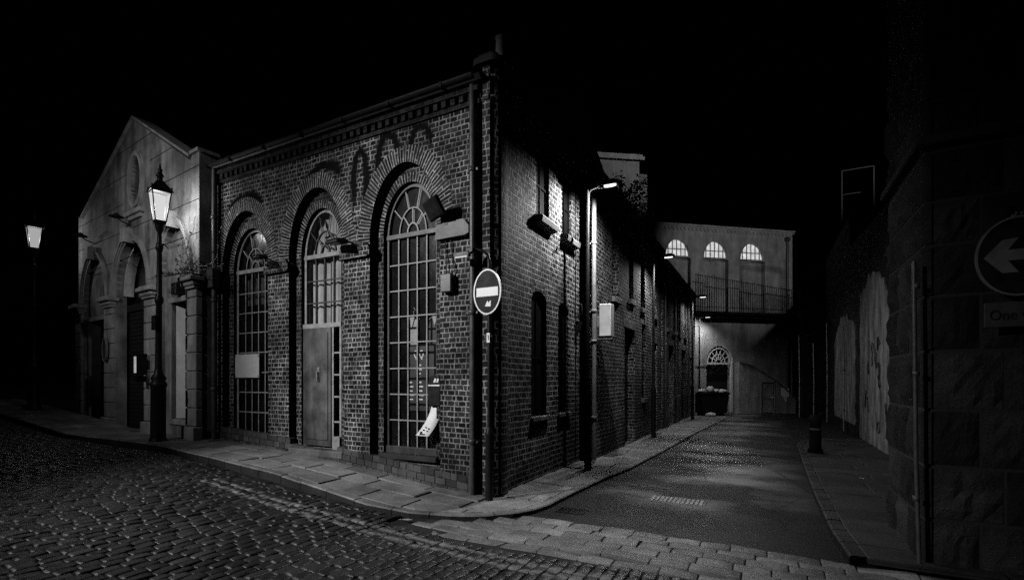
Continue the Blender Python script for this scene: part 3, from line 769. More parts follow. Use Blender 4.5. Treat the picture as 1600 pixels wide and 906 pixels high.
# curled poster below a black dispenser
cpz = thing('curled_poster', 'white printed poster curling away from the lower right window panes', 'poster', (-1.06, .17, .74))
b = MB(); vs = []
for k in range(9):
    t = k / 8; vs += [(-.13 + .10 * t - .06 * (1 - t) ** 2, -.16 * (1 - t) ** 2.0, .42 * t), (.12 + .02 * t - .06 * (1 - t) ** 2, -.2 * (1 - t) ** 2.0, .42 * t)]
b.add(vs, [(2 * k, 2 * k + 1, 2 * k + 3, 2 * k + 2) for k in range(8)], smooth=True); po = b.build('sheet', M['paper'], cpz)
md = po.modifiers.new('thick', 'SOLIDIFY'); md.thickness = .004
b = MB()
for q in range(11):
    k = R.uniform(.03, .28); s_ = R.uniform(.2, .75); t = k; xx = (-.13 + .10 * t - .06 * (1 - t) ** 2) * (1 - s_) + (.12 + .02 * t - .06 * (1 - t) ** 2) * s_
    yy = -(.16 + .04 * s_) * (1 - t) ** 2 - .006; b.box(xx - .014, xx + .014, yy - .002, yy, .42 * t - .01, .42 * t + .012)
b.build('lettering', M['letter'], cpz)
tg = thing('black_dispenser', 'rounded black plate with pale stripe fixed above the curled poster', 'dispenser', (-1.03, .1, 1.16))
pth = [(-.15, 0), (.15, 0), (.15, .4), (.12, .43)] + [(-.15 + .28 * cos(a), .3 + .13 * sin(a)) for a in [pi / 2 * k / 6 for k in range(1, 7)]]
b = MB(); b.prism([(-.08, 0), (.13, 0), (.13, .36), (.11, .40), (.05, .43), (-.02, .42), (-.06, .38), (-.08, .3)], XZ(0), XZ(.07)); b.build('plate', M['black'], tg, bevel=.008)
b = MB(); b.prism([(-.07, .27), (.125, .27), (.125, .29), (-.07, .287)], XZ(-.004), XZ(.0)); b.prism([(.02, .32), (.055, .32), (.075, .375), (.04, .375)], XZ(-.004), XZ(.0)); b.prism([(.07, .32), (.1, .32), (.115, .37), (.09, .375)], XZ(-.004), XZ(.0)); b.build('emblem', M['sign_white'], tg)
# display behind the right-hand arched window
bn = thing('shop_banner', 'tall hanging banner with two white rings behind the nearest arched window', 'banner', (-1.58, .5, 1.05))
b = MB(); b.box(-.28, .28, 0, .01, 0, .98); b.build('sheet', M['wood_dark'], bn)
b = MB()
for cx in (-.05, .05):
    b.arcband(cx, .86, .026, .045, .015, -.006, -.002, 0, 2 * pi, 20)
    b.prism([(cx - .012, .80), (cx + .014, .80), (cx + .022, .775), (cx - .004, .775)], XZ(-.006), XZ(-.002))
for k in range(9):
    l = R.uniform(.03, .1); z = .68 - k * .065; b.box(.0, l, -.006, -.002, z, z + .022)
    if k > 3: b.box(-.17, -.17 + l * .8, -.006, -.002, z, z + .018)
b.build('lettering', M['sign_white'], bn)
for i, (x, y, z) in enumerate(((-1.72, .55, 2.05), (-1.33, .6, 2.05))):
    g_ = thing('hanging_jacket', ['pale jacket on a hanger behind the left panes of the nearest window', 'dark jacket with pale collar on a hanger behind the nearest window'][i], 'jacket', (x, y, z), 0, 'jackets hung in the workshop window')
    b = MB(); b.prism([(-.13, 0), (.13, 0), (.14, .26), (.11, .36), (.03, .42), (-.03, .42), (-.11, .36), (-.14, .26)], XZ(-.03), XZ(.04)); b.build('body', M['cloth'] if i == 0 else M['wood_dark'], g_, bevel=.02)
    b = MB(); b.prism([(-.05, .43), (.05, .43), (.0, .28)], XZ(-.045), XZ(-.03)); b.build('collar', M['cloth'], g_)
    b = MB(); b.tube([(-.13, 0, .39), (0, 0, .47), (.13, 0, .39)], .007, 6); b.tube([(0, 0, .47), (0, 0, .52), (.03, 0, .55), (.0, 0, .58)], .006, 6); b.build('hanger', M['galv'], g_)
orb = tag(MB().sphere((0, 0, 0), .05, .05, .07).build('glass_ornament', M['sign_grey']), 'small pale round ornament hung inside the upper left panes of the nearest window', 'ornament'); orb.location = Vector((-2.0 + .12, .4, 2.84)) * K

# ---- no entry sign
ns = thing('no_entry_sign', 'round no entry sign with white bar on a slim black post at the brick corner', 'road sign', (.02, -.14, 0))
b = MB(); b.tube([(0, .02, -.05), (0, .02, 3.02)], .026, 12); b.build('post', M['black'], ns)
b = MB(); b.lathe([(.05, -.05), (.052, .02), (.05, .8), (.055, .81), (.055, .85), (.034, .9), (.03, .93)], (0, .02, 0), 14); b.build('post_base', M['black'], ns)
def ellipse(cx, cz, rx, rz, n=40): return [(cx + rx * cos(2 * pi * k / n), cz + rz * sin(2 * pi * k / n)) for k in range(n)]
b = MB(); b.prism(ellipse(0, 2.61, .193, .278), XZ(-.03), XZ(-.012)); b.build('disc', M['sign_dark'], ns)
b = MB(); b.arcband(0, 2.61, .182, .266, .017, -.036, -.010, 0, 2 * pi, 44); b.build('rim', M['sign_white'], ns)
b = MB(); b.box(-.155, .155, -.035, -.03, 2.555, 2.665)
b.build('bar', M['sign_white'], ns)
b = MB(); b.prism([(-.03, 2.43), (.05, 2.425), (.055, 2.5), (.035, 2.49), (.02, 2.47), (.005, 2.5), (-.015, 2.47)], XZ(-.034), XZ(-.03)); b.build('sticker', M['sign_white'], ns)
b = MB(); b.tube([(0, .02, 3.0), (-.01, .0, 3.08), (-.06, -.03, 3.13), (-.15, -.06, 3.15), (-.24, -.1, 3.12)], .02, 8)
b.prism([(-.24, 3.085), (-.24, 3.155), (-.16, 3.165), (-.16, 3.12)], XZ(-.13), XZ(-.07)); b.box(-.44, -.2, -.14, -.08, 3.06, 3.13, ch=.01); b.build('lamp_arm', M['black'], ns)
b = MB(); b.box(-.41, -.23, -.143, -.136, 3.052, 3.066); b.build('lamp_tube', M['strip'], ns)
b = MB(); b.box(-.022, .022, -.009, -.004, 1.98, 2.1); b.build('number_plate', M['sign_white'], ns)
def text(name, s, size, loc, rot, mat, parent, ext=.002, sx=1.0):
    cu = bpy.data.curves.new(name, 'FONT'); cu.body = s; cu.size = size * K; cu.extrude = ext; cu.align_x = 'LEFT'
    tmp = bpy.data.objects.new(name, cu); COL.objects.link(tmp); bpy.context.view_layer.update()
    me = bpy.data.meshes.new_from_object(tmp.evaluated_get(bpy.context.evaluated_depsgraph_get())); bpy.data.objects.remove(tmp)
    o = bpy.data.objects.new(name, me); COL.objects.link(o); o.location = Vector(loc) * K; o.rotation_euler = rot; o.scale = (sx, 1, 1); me.materials.clear(); me.materials.append(mat); o.parent = parent
    return o
text('lettering', '1', .08, (-.014, -.0115, 2.01), (pi / 2, 0, 0), M['letter'], ns)
# hoop bracket below the sign (band)
for z in (2.05, 2.72): MB().lathe([(.032, 0), (.032, .03)], (0, .02, z), 12).build('clamp', M['galv'], ns)

# ================================================================== STUCCO GABLED BUILDING
st = thing('stucco_building', 'pale stained stucco building with stepped gable, oval niche and three arches', 'building', (-5.87, -.3, 0), radians(-6.1))
W_ = -6.4
AR = [(-1.64, -.36, 3.40, 1.05), (-3.92, -2.24, 3.40, 1.09), (-6.0, -4.52, 3.38, 1.05)]
out = [(0, 0), (0, 5.6), (-.28, 5.6), (-.34, 5.52), (-2.9, 7.02), (-6.05, 5.5), (-6.1, 5.6), (W_, 5.6), (W_, 0)]
holes = [archpath(a, b, .2, c, d) for a, b, c, d in AR] + [[(-2.78 + .3 * cos(2 * pi * k / 30), 5.72 + .5 * sin(2 * pi * k / 30)) for k in range(30)]]
MB().wall(out, holes, XZ(0), XZ(.2)).build('gable_wall', M['stucco'], st)
b = MB(); b.box(-.34, -.001, .201, .56, 0, 5.55); b.box(-6.4, -.002, .56, 4.0, 0, 5.3); b.build('body', M['stucco'], st)
b = MB()
for sgn, (xa, za), (xb, zb) in ((1, (-.3, 5.56), (-2.9, 7.05)), (-1, (-6.1, 5.52), (-2.9, 7.05))):
    b.prism([(xa, za), (xb, zb), (xb, zb + .05), (xa, za + .05)], XZ(-.05), XZ(.34))
b.prism([(-.3, 5.6), (.03, 5.6), (.03, 5.66), (-.3, 5.66)], XZ(-.04), XZ(.34)); b.build('coping', M['stucco_trim'], st)
b = MB(); b.add([(-.1, .35, 5.3), (-2.9, .35, 6.9), (-6.3, .35, 5.3), (-.1, 5, 5.3), (-2.9, 5, 6.9), (-6.3, 5, 5.3)], [(0, 3, 4, 1), (1, 4, 5, 2)]); b.build('roof', M['slate'], st)
b = MB(); b.arcband(-2.78, 5.72, .3, .5, .09, -.05, .1, 0, 2 * pi, 36); b.arcband(-2.78, 5.72, .39, .59, .04, -.02, .1, 0, 2 * pi, 36); b.build('niche_surround', M['stucco_trim'], st)
b = MB(); b.box(-3.2, -2.36, -.1, .02, 4.98, 5.08, ch=.012); b.box(-3.1, -2.46, -.05, .02, 4.9, 4.98); b.build('niche_sill', M['stucco_trim'], st)
b = MB(); b.box(-3.12, -2.44, .2, .3, 5.1, 6.3); b.build('niche_back', M['wood_dark'], st)
# faint rendered course lines
b = MB()
for z, x0, x1 in ((4.15, -6.38, -.01), (4.75, -6.38, -.01), (5.35, -2.1, -.01), (5.35, -6.38, -3.5), (5.95, -4.9, -3.3), (5.95, -2.1, -1.0), (6.5, -3.7, -2.0)): b.box(x0, x1, -.003, .01, z, z + .014)
b.build('course_joint', M['bed'], st)
# piers with rusticated blocks
for x0, x1 in ((-.40, .01), (-2.24, -1.74), (-4.46, -3.96), (-6.42, -6.02)):
    b = MB(); g0 = .3
    b.box(x0 - .02, x1 + .02, -.12, .05, 0, .68, ch=.012)
    z = .695
    while z < 3.1:
        z1 = min(z + .33, 3.15); b.box(x0, x1, -.06, .05, z, z1 - .018, ch=.008); z += .33
    b.box(x0 + .015, x1 - .015, -.035, .05, .6, 3.2); b.build('pier', M['stucco_trim'], st)
    b = MB(); b.box(x0 - .01, x1 + .02, -.1, .05, 3.15, 3.2); b.box(x0 - .03, x1 + .04, -.13, .05, 3.2, 3.28, ch=.01); b.box(x0 - .07, x1 + .08, -.19, .06, 3.28, 3.36, ch=.012); b.box(x0 - .04, x1 + .04, -.14, .06, 3.36, 3.4); b.build('capital', M['stucco_trim'], st)
for i, (a, b_, zs, rise) in enumerate(AR):
    c = (a + b_) / 2; r = (b_ - a) / 2
    b = MB(); b.arcband(c, zs, r, rise, .07, -.02, .1); b.arcband(c, zs, r + .07, rise + .07, .05, -.04, .1); b.arcband(c, zs, r + .12, rise + .12, .035, -.065, .05); b.build('archivolt', M['stucco_trim'], st)
    b = MB(); zt = zs + rise - .06; b.prism([(c - .075, zt), (c + .075, zt), (c + .11, zt + .3), (c - .11, zt + .3)], XZ(-.16), XZ(.05)); b.build('keystone', M['stucco_trim'], st, bevel=.01)
# right arch: blank tympanum, splayed window below
b = MB(); b.wall(archpath(-1.66, -.34, .2, 3.4, 1.03), [rect(-1.26, -.52, .78, 3.0)], XZ(.09), XZ(.3)); b.build('arch_infill', M['stucco'], st)
wd = empty('tall_window', (0, 0, 0)); wd.parent = st
b = MB(); b.box(-1.34, -1.24, .04, .22, .74, 3.08, ch=.008); b.box(-.54, -.46, .04, .22, .74, 3.08, ch=.008); b.box(-1.36, -.44, .03, .22, 3.0, 3.1, ch=.008); b.box(-1.24, -1.18, .2, .4, .78, 3.0); b.box(-.6, -.54, .2, .4, .78, 3.0); b.build('frame', M['stucco_trim'], wd)
b = MB(); b.prism([(-1.22, .12), (-1.0, .42), (-1.0, .46), (-1.22, .46)], XY(.78), XY(3.0)); b.build('reveal', M['white'], wd)
b = MB(); window_bars(b, -1.02, -.6, .82, 3.0, 2, 5, .42, .45, .03); b.box(-1.04, -.98, .41, .46, .78, 3.0); b.build('glazing_bars', M['wood_white'], wd)
b = MB(); b.box(-1.02, -.58, .45, .47, .78, 3.0); b.build('pane', M['glass_dull'], wd)
b = MB(); b.box(-1.4, -.4, .05, .25, .66, .76, ch=.01); b.box(-1.3, -.48, .12, .25, .3, .66); b.build('sill', M['stucco_trim'], wd)
# centre arch: roller shutter and dark fanlight
b = MB()
for k in range(30): b.box(-3.94, -2.22, .24 + .006 * (k % 2), .3, .35 + k * .09, .35 + k * .09 + .082, ch=.006)
b.build('roller_shutter', M['shutter'], st)
b = MB(); b.box(-3.94, -2.22, .2, .33, 3.05, 3.2); b.build('shutter_box', M['shutter'], st)
b = MB(); b.box(-3.95, -2.2, .34, .4, 3.1, 4.6); b.build('fanlight_pane', M['glass_dull'], st)
b = MB(); b.arcband(-3.08, 3.4, .74, 1.0, .04, .12, .3); b.build('fanlight_frame', M['wood_white'], st)
# left arch: panel over a dark doorway
b = MB(); b.wall(archpath(-6.02, -4.5, .2, 3.38, 1.03), [rect(-5.86, -4.64, .3, 2.95)], XZ(.09), XZ(.3)); b.build('arch_infill', M['stucco'], st)
b = MB(); b.box(-5.9, -5.82, .05, .3, .25, 3.0); b.box(-4.68, -4.6, .05, .3, .25, 3.0); b.box(-5.9, -4.6, .04, .3, 2.95, 3.05); b.build('door_frame', M['stucco_trim'], st)
b = MB(); b.box(-5.84, -4.66, .28, .32, .25, 2.95); b.box(-5.7, -5.35, .265, .29, 1.5, 2.8); b.box(-5.15, -4.8, .265, .29, 1.5, 2.8); b.build('door', M['shutter'], st)
# fittings on the stucco front (world positions from local)
SA = radians(-6.1)
def SL(lx, ly, z): return (-5.87 + lx * cos(SA) - ly * sin(SA), -.3 + lx * sin(SA) + ly * cos(SA), z)
t = thing('wall_lantern', 'small box lantern glowing on the pier left of the lamp post', 'lantern', SL(-1.98, -.09, 1.62), SA)
b = MB(); b.box(-.07, .07, -.2, -.18, .0, .4); b.box(-.08, .08, -.21, -.03, .38, .42); b.prism([(-.08, -.02), (.08, -.02), (.04, -.14), (-.04, -.14)], XZ(-.2), XZ(-.04)); b.box(-.05, .05, -.04, .0, .1, .3); b.box(.055, .07, -.2, -.03, 0, .4); b.box(-.07, -.055, -.2, -.03, 0, .4)
b.build('case', M['black'], t)
b = MB(); b.box(-.05, .05, -.207, -.2, .04, .36); b.box(-.05, .05, -.17, -.06, .03, .37); b.build('glass', M['wlamp'], t)
t = thing('alarm_box', 'small black box mounted above the tall stucco window', 'alarm box', SL(-.86, .085, 3.12), SA)
b = MB(); b.box(-.1, .1, -.16, 0, 0, .22, ch=.012); b.build('case', M['black'], t); b = MB(); b.box(-.06, .06, -.05, 0, -.03, .0); b.build('bracket', M['black'], t)
t = thing('oval_plaque', 'oval dark plaque on the pier beside the shuttered arch', 'plaque', SL(-4.22, -.092, 2.2), SA)
b = MB(); b.prism(ellipse(0, 0, .13, .27, 24), XZ(-.03), XZ(0)); b.build('plate', M['wood_dark'], t); b = MB(); b.arcband(0, 0, .115, .25, .02, -.04, 0, 0, 2 * pi, 28); b.build('rim', M['sill'], t)
for i, (lx, z) in enumerate(((-3.05, 4.86), (-5.25, 4.82))):
    t = thing('arch_lamp', ['flat dark lamp on a stalk above the middle arch keystone', 'flat dark lamp on a stalk above the left arch keystone'][i], 'lamp', SL(lx, 0, z), SA, 'lamps above the stucco arches')
    b = MB(); b.tube([(0, 0, -.05), (0, -.18, .0), (0, -.26, .08)], .014, 6); b.build('stalk', M['iron'], t)
    b = MB(); b.lathe([(.13, -.02), (.125, .0), (.05, .03), (.035, .06)], (0, -.26, .08), 14); b.build('shade', M['iron'], t)
# drainpipe at the join of the two fronts
t = thing('drainpipe', 'grey drainpipe in the corner between stucco pier and brick front', 'drainpipe', (-5.76, -.1, .42))
b = MB(); b.tube([(0, 0, 4.9), (0, 0, 0)], .045, 10); b.build('pipe', M['pipe'], t)
for z in (.9, 2.5, 4.0): MB().lathe([(.045, 0), (.06, .01), (.06, .06), (.045, .07)], (0, 0, z), 10).build('collar', M['pipe'], t)
b = MB(); b.box(-.12, .1, -.1, .05, 2.75, 3.1, ch=.01); b.build('hopper', M['pipe'], t)
# creeper on the pier
t = thing('creeper', 'bare creeper with few leaves trailing over the stucco pier top', 'climbing plant', SL(-.1, -.1, 3.4))
b = MB(); lf = MB(); rc = random.Random(8)
for k in range(16):
    p = Vector((rc.uniform(-.15, .2), rc.uniform(-.09, -.02), 0)); d = Vector((rc.uniform(-.9, .35), 0, rc.uniform(.1, 1))); path = [p[:]]
    for q in range(rc.randint(5, 12)):
        d = (d + Vector((rc.gauss(0, .4), 0, rc.gauss(0, .35) - .03))).normalized(); p = p + d * .11; p.y = rc.uniform(-.06, -.015) + (.09 if p.z > .1 else -.04); p.z = max(p.z, .01); path.append(p[:])
        if rc.random() < .6:
            o = Vector((rc.uniform(-.03, .03), rc.uniform(-.05, -.01), rc.uniform(-.03, .03))) + p; a = rc.uniform(0, 6); s_ = rc.uniform(.02, .038)
            e1 = Vector((cos(a), rc.uniform(-.4, .4), sin(a))) * s_; e2 = Vector((-sin(a), rc.uniform(-.4, .4), cos(a))) * s_ * .7
            lf.add([o - e1, o + e2, o + e1, o - e2], [(0, 1, 2, 3)])
    b.tube(path, [.008 * (1 - .6 * i / len(path)) for i in range(len(path))], 5)
b.build('stem', M['wood_dark'], t); lf.build('leaves', M['ivy'], t)

# ================================================================== LAMPS
def lantern_post(mat_glass, power):
    t = thing('street_lantern', 'lit traditional four sided lantern on a black fluted column before the stucco arches', 'street lamp', (-6.3, -.75, .43), 0, 'lit traditional lanterns')
    b = MB(); b.lathe([(.15, -.1), (.15, .0), (.13, .06), (.115, .1), (.115, .95), (.13, .98), (.13, 1.03), (.1, 1.07), (.12, 1.12), (.07, 1.2), (.055, 1.3), (.05, 1.5), (.045, 2.4), (.06, 2.42), (.07, 2.47), (.06, 2.52), (.045, 2.55), (.038, 3.3), (.05, 3.33), (.06, 3.38), (.05, 3.43), (.035, 3.47), (.034, 3.62), (.06, 3.68), (.075, 3.76), (.09, 3.8)], (0, 0, 0), 16); b.build('column', M['black'], t)
    b = MB(); b.tube([(-.19, 0, 3.4), (.19, 0, 3.4)], .014, 8); b.sphere((-.2, 0, 3.4), .028, .028, .028, 8, 6); b.sphere((.2, 0, 3.4), .028, .028, .028, 8, 6); b.build('ladder_bar', M['black'], t)
    z0, z1, r0, r1 = 3.83, 4.32, .078, .135; gl = MB(); fr_ = MB()
    q0 = [(r0, r0), (-r0, r0), (-r0, -r0), (r0, -r0)]; q1 = [(r1, r1), (-r1, r1), (-r1, -r1), (r1, -r1)]
    for k in range(4):
        a, b_ = k, (k + 1) % 4
        gl.add([(*q0[a], z0), (*q0[b_], z0), (*q1[b_], z1), (*q1[a], z1)], [(0, 1, 2, 3)])
        fr_.tube([(*q0[a], z0), (*q1[a], z1)], .011, 6); fr_.tube([(*q1[a], z1), (*q1[b_], z1)], .014, 6); fr_.tube([(*q0[a], z0), (*q0[b_], z0)], .014, 6)
        fr_.sphere((q1[a][0] * 1.04, q1[a][1] * 1.04, z1 + .06), .016, .016, .04, 6, 5)
    fr_.box(-r0, r0, -r0, r0, z0 - .05, z0 - .008)
    f_ = fr_.build('lantern_frame', M['black'], t); gl.build('lantern_glass', mat_glass, t)
    b = MB(); r = [(r1 + .03, z1), (r1 + .025, z1 + .03), (.085, z1 + .14), (.05, z1 + .2)]; vs = [(sx * q, sy * q, z) for q, z in r for sx, sy in ((1, 1), (-1, 1), (-1, -1), (1, -1))]
    b.add(vs, [(4 * i + k, 4 * i + (k + 1) % 4, 4 * i + 4 + (k + 1) % 4, 4 * i + 4 + k) for i in range(3) for k in range(4)] + [(12, 13, 14, 15)])
    b.lathe([(.045, .19), (.042, .26), (.06, .28), (.06, .3), (.04, .33), (.03, .36), (.04, .39), (.02, .42), (.012, .48), (.0, .52)], (0, 0, z1), 10); b.build('lantern_roof', M['black'], t)
    light('lantern_light', 'POINT', (0, 0, 4.08), power, t, .09)
    return t
LP = lantern_post(M['lantern'], 72)
LP.rotation_euler = (0, radians(1.6), radians(-14))
L2 = copy_tree(LP); L2.location = Vector((-12.6, -.35, .86)) * K; L2['label'] = 'distant lit lantern alone in the darkness at far left'
for ch in L2.children:
    if 'lantern_glass' in ch.name:
        ch.data = ch.data.copy(); ch.data.materials[0] = M['lantern_far']; ch['label'] = 'dimmer distant lantern glass'
    if ch.type == 'LIGHT': ch.data = ch.data.copy(); ch.data.energy = 34 * K * K
b = MB(); b.box(-.1, .1, -.09, -.05, 1.95, 2.2, ch=.006); b.build('parking_plate', M['black'], LP)

def led_post():
    t = thing('street_lamp', 'nearest lit flat street lamp on a slim steel pole by the alley downpipe', 'street lamp', (.42, 2.5, 0), 0, 'flat lamps along the alley')
    b = MB(); b.lathe([(.065, -.05), (.065, 1.25), (.07, 1.27), (.045, 1.33), (.036, 1.4), (.032, 4.72), (.0, 4.74)], (0, 0, 0), 12); b.build('pole', M['iron'], t)
    b = MB(); b.tube([(0, 0, 4.66), (.06, 0, 4.73), (.2, 0, 4.76)], .02, 8); b.box(.05, .065, -.055, .055, .35, .95) if False else None; b.build('arm', M['iron'], t)
    b = MB(); O = [(.16, -.04), (.22, -.075), (.48, -.065), (.54, -.035), (.54, .035), (.48, .065), (.22, .075), (.16, .04)]
    I = [(.35 + (x - .35) * .9, y * .88) for x, y in O]; n = len(O)
    b.prism(O, XY(4.775), XY(4.80)); b.prism([(.2, -.045), (.47, -.045), (.47, .045), (.2, .045)], XY(4.801), XY(4.83))
    vs = [(x, y, z) for P, z in ((O, 4.776), (O, 4.738), (I, 4.738), (I, 4.774)) for x, y in P]
    b.add(vs, [(q * n + k, (q + 1) * n + k, (q + 1) * n + (k + 1) % n, q * n + (k + 1) % n) for q in range(3) for k in range(n)])
    b.build('lamp_head', M['iron'], t)
    b = MB(); b.prism([(.33, -.045), (.43, -.045), (.48, -.025), (.49, 0), (.48, .025), (.43, .045), (.33, .045), (.29, .025), (.28, 0), (.29, -.025)], XY(4.729), XY(4.772)); b.build('lamp_lens', M['led'], t)
    light('street_lamp_light', 'SPOT', (.38, 0, 4.732), 1000, t, .035, 166, .7, (-2.0, 0, 0))
    return t
A = led_post()
for i, (x, y, lab) in enumerate(((.44, 7.8, 'second lit street lamp along the alley in front of the brick warehouse'), (.53, 14.7, 'third lit street lamp in front of the plank doors near the alley end'), (.40, 18.05, 'farthest and lowest lit street lamp beside the alley end doorway'))):
    o = copy_tree(A); o.location = Vector((x, y, 0)) * K; o['label'] = lab
    if i == 2: o.scale = (.92, .92, .92)
    for ch in o.children:
        if ch.type == 'LIGHT': ch.data = ch.data.copy(); ch.data.energy *= (.55, .4, .3)[i]; ch.rotation_euler = (0, radians((-8, -8, 22)[i]), 0)
# floodlight column across the street, outside the picture: lights the brick front
fl = thing('unseen_floodlight_column', 'unseen tall column floodlight standing across the cobbled street', 'floodlight', (-5.8, -9.5, gz(-5.8) - .1))
b = MB(); b.lathe([(.09, 0), (.09, 1.2), (.06, 1.3), (.045, 6.4)], (0, 0, 0), 12); b.build('column', M['pipe'], fl)
b = MB(); b.box(-.2, .2, -.12, .05, 6.4, 6.6, ch=.02); b.build('lamp_head', M['galv'], fl)
light('floodlight_beam', 'SPOT', (0, .12, 6.5), 5800, fl, .16, 50, .95, (5.3, 9.5, .7))
b = MB(); b.box(-.2, .2, -.12, .05, 6.7, 6.9, ch=.02); b.build('lamp_head', M['galv'], fl)
light('floodlight_beam', 'SPOT', (0, .12, 6.8), 900, fl, .16, 48, .85, (-1.2, 9.4, 3.6))

# ================================================================== ALLEY: LEFT WAREHOUSES
bw = thing('brick_warehouse', 'tall dark brick warehouse with slit windows and a plank door next to the workshop', 'building', (.2, 3.24, 0))
def slit(y0, y1, z0, z1): return rect(y0 - 3.24, y1 - 3.24, z0, z1)
H2 = [slit(4.75, 5.25, 3.3, 4.95), slit(6.15, 6.6, 3.45, 4.95), slit(7.35, 7.75, 3.4, 4.95), slit(5.75, 6.75, -.0, 2.75), slit(7.5, 7.95, 1.05, 3.0), slit(8.9, 9.3, 3.4, 4.9), slit(8.8, 9.5, .0, 2.6)]
for h in H2:
    h[0] = (h[0][0], max(h[0][1], .02)); h[1] = (h[1][0], max(h[1][1], .02))
MB().wall(rect(0, 6.9, -.2, 5.38), H2, YZ(0), YZ(-.3)).build('wall', M['brick_side'], bw)
b = MB(); b.box(-3, -.003, 0, .3, -.2, 5.38); b.box(-3, -.31, .3, 6.9, -.2, 5.3); b.build('return_wall', M['brick_side'], bw)
b = MB(); b.box(-.3, .06, .0, 6.9, 5.38, 5.45); b.box(-.28, .12, -.02, 6.9, 5.45, 5.51); b.build('eaves', M['brick_old'], bw)
b = MB(); b.add([(.14, -.1, 5.52), (.14, 7, 5.52), (-3.2, 7, 6.4), (-3.2, -.1, 6.4)], [(0, 1, 2, 3)]); b.build('roof', M['slate'], bw)
for k, h in enumerate(H2):
    y0, y1, z0, z1 = h[0][0], h[1][0], h[0][1], h[2][1]
    b = MB(); b.box(-.26, -.2, y0, y1, z0, z1)
    if z0 < .1:
        for q in range(6): b.box(-.2, -.19, y0 + (y1 - y0) * q / 6 + .006, y0 + (y1 - y0) * (q + 1) / 6 - .006, z0, z1)
        b.build('plank_door', M['wood_dark'], bw)
    else:
        for q in (1, 2, 3): b.box(-.2, -.185, y0, y1, z0 + (z1 - z0) * q / 4 - .012, z0 + (z1 - z0) * q / 4 + .012)
        o = b.build('slit_window', M['glass_dull'], bw); s = MB(); s.box(-.2, .07, y0 - .05, y1 + .05, z0 - .12, z0 - .003, ch=.01); s.build('sill', M['kerb'], o)
    l = MB(); l.box(-.1, .006, y0 - .08, y1 + .08, z1, z1 + .17, ch=.006); l.build('lintel', M['kerb'], bw)
t = thing('downpipe', 'pale grey downpipe running up the warehouse corner beside the white box', 'drainpipe', (.30, 3.2, 0), 0)
b = MB(); b.tube([(0, 0, 5.4), (0, 0, .05)], .042, 10); b.build('pipe', M['pipe_light'], t)
for z in (.8, 2.2, 2.75, 4.0): MB().lathe([(.042, 0), (.055, .01), (.055, .05), (.042, .06)], (0, 0, z), 10).box(-.08, -.03, -.02, .06, z + .01, z + .04).build('clip', M['pipe_light'], t)
t = thing('light_box', 'blank white lit box sign held on a bracket to the grey downpipe', 'sign', (.36, 3.42, 2.26))
b = MB(); b.box(.0, .22, -.1, .12, .06, .66, ch=.01); b.build('case', M['white'], t); b = MB(); b.box(.008, .212, -.108, -.1, .075, .645, ch=.003); b.build('lit_face', M['lit_box'], t)
b = MB(); b.box(-.08, .26, -.14, .14, .0, .025); b.box(-.08, -.055, -.14, -.05, .0, .95); b.box(-.06, .0, -.12, -.08, .7, .72); b.box(-.05, .0, -.09, .02, .25, .45); b.build('bracket', M['galv'], t)
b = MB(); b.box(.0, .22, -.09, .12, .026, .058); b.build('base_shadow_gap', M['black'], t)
t = thing('bracket_shelf', 'bent black pipe bracket on the brick wall left of the grey downpipe', 'bracket', (.02, 2.95, 2.6))
b = MB(); b.tube([(0, 0, .3), (.12, .02, .28), (.14, .02, .12), (.02, 0, .05)], .016, 8); b.prism([(0, -.35), (.0, -.02), (.13, -.02), (.1, -.15)], lambda p, q: (p, .03, q), lambda p, q: (p, .05, q)); b.build('arm', M['black'], t)

b3 = thing('alley_warehouse', 'long lower brick warehouse with closed plank doors towards the alley end', 'building', (.25, 10.15, 0))
H3 = [rect(.6, 1.05, 3.2, 4.7), rect(1.9, 2.35, 3.2, 4.7), rect(3.1, 3.5, 3.2, 4.7), rect(4.4, 4.85, 3.2, 4.7), rect(5.6, 6.0, 3.2, 4.7), rect(1.0, 2.0, .02, 2.7), rect(2.6, 3.0, 1.0, 2.6), rect(3.7, 4.8, .02, 2.7), rect(5.8, 6.6, .02, 2.5)]
MB().wall(rect(0, 7.2, -.2, 5.1), H3, YZ(0), YZ(-.3)).build('wall', M['brick_side'], b3)
b = MB(); b.box(-3, -.31, 0, 7.2, -.2, 5.0); b.build('back_wall', M['brick_old'], b3)
b = MB(); b.box(-.28, .08, -.02, 7.25, 5.1, 5.18); b.box(-.25, .13, -.02, 7.25, 5.18, 5.24); b.build('eaves', M['brick_old'], b3)
b = MB(); b.add([(.15, -.1, 5.25), (.15, 7.3, 5.25), (-3.2, 7.3, 6.1), (-3.2, -.1, 6.1)], [(0, 1, 2, 3)]); b.build('roof', M['slate'], b3)
for k, h in enumerate(H3):
    y0, y1, z0, z1 = h[0][0], h[1][0], h[0][1], h[2][1]
    b = MB(); b.box(-.26, -.2, y0, y1, z0, z1)
    if z0 < .1:
        for q in range(6): b.box(-.2, -.19, y0 + (y1 - y0) * q / 6 + .006, y0 + (y1 - y0) * (q + 1) / 6 - .006, z0, z1)
        b.build('plank_door', M['wood_dark'], b3)
    else:
        b.box(-.2, -.185, y0, y1, (z0 + z1) / 2 - .012, (z0 + z1) / 2 + .012); o = b.build('slit_window', M['glass_dull'], b3); s = MB(); s.box(-.2, .07, y0 - .05, y1 + .05, z0 - .12, z0 - .003, ch=.01); s.build('sill', M['kerb'], o)
for y in (.12, 2.45, 5.2, 6.9):
    b = MB(); b.tube([(.06, y, 5.1), (.06, y, .05)], .035, 8)
    for z in (.9, 2.6, 4.2): b.lathe([(.035, 0), (.048, .01), (.048, .05), (.035, .06)], (.06, y, z), 8)
    b.build('downpipe', M['pipe'] if y < 6 else M['pipe_light'], b3)
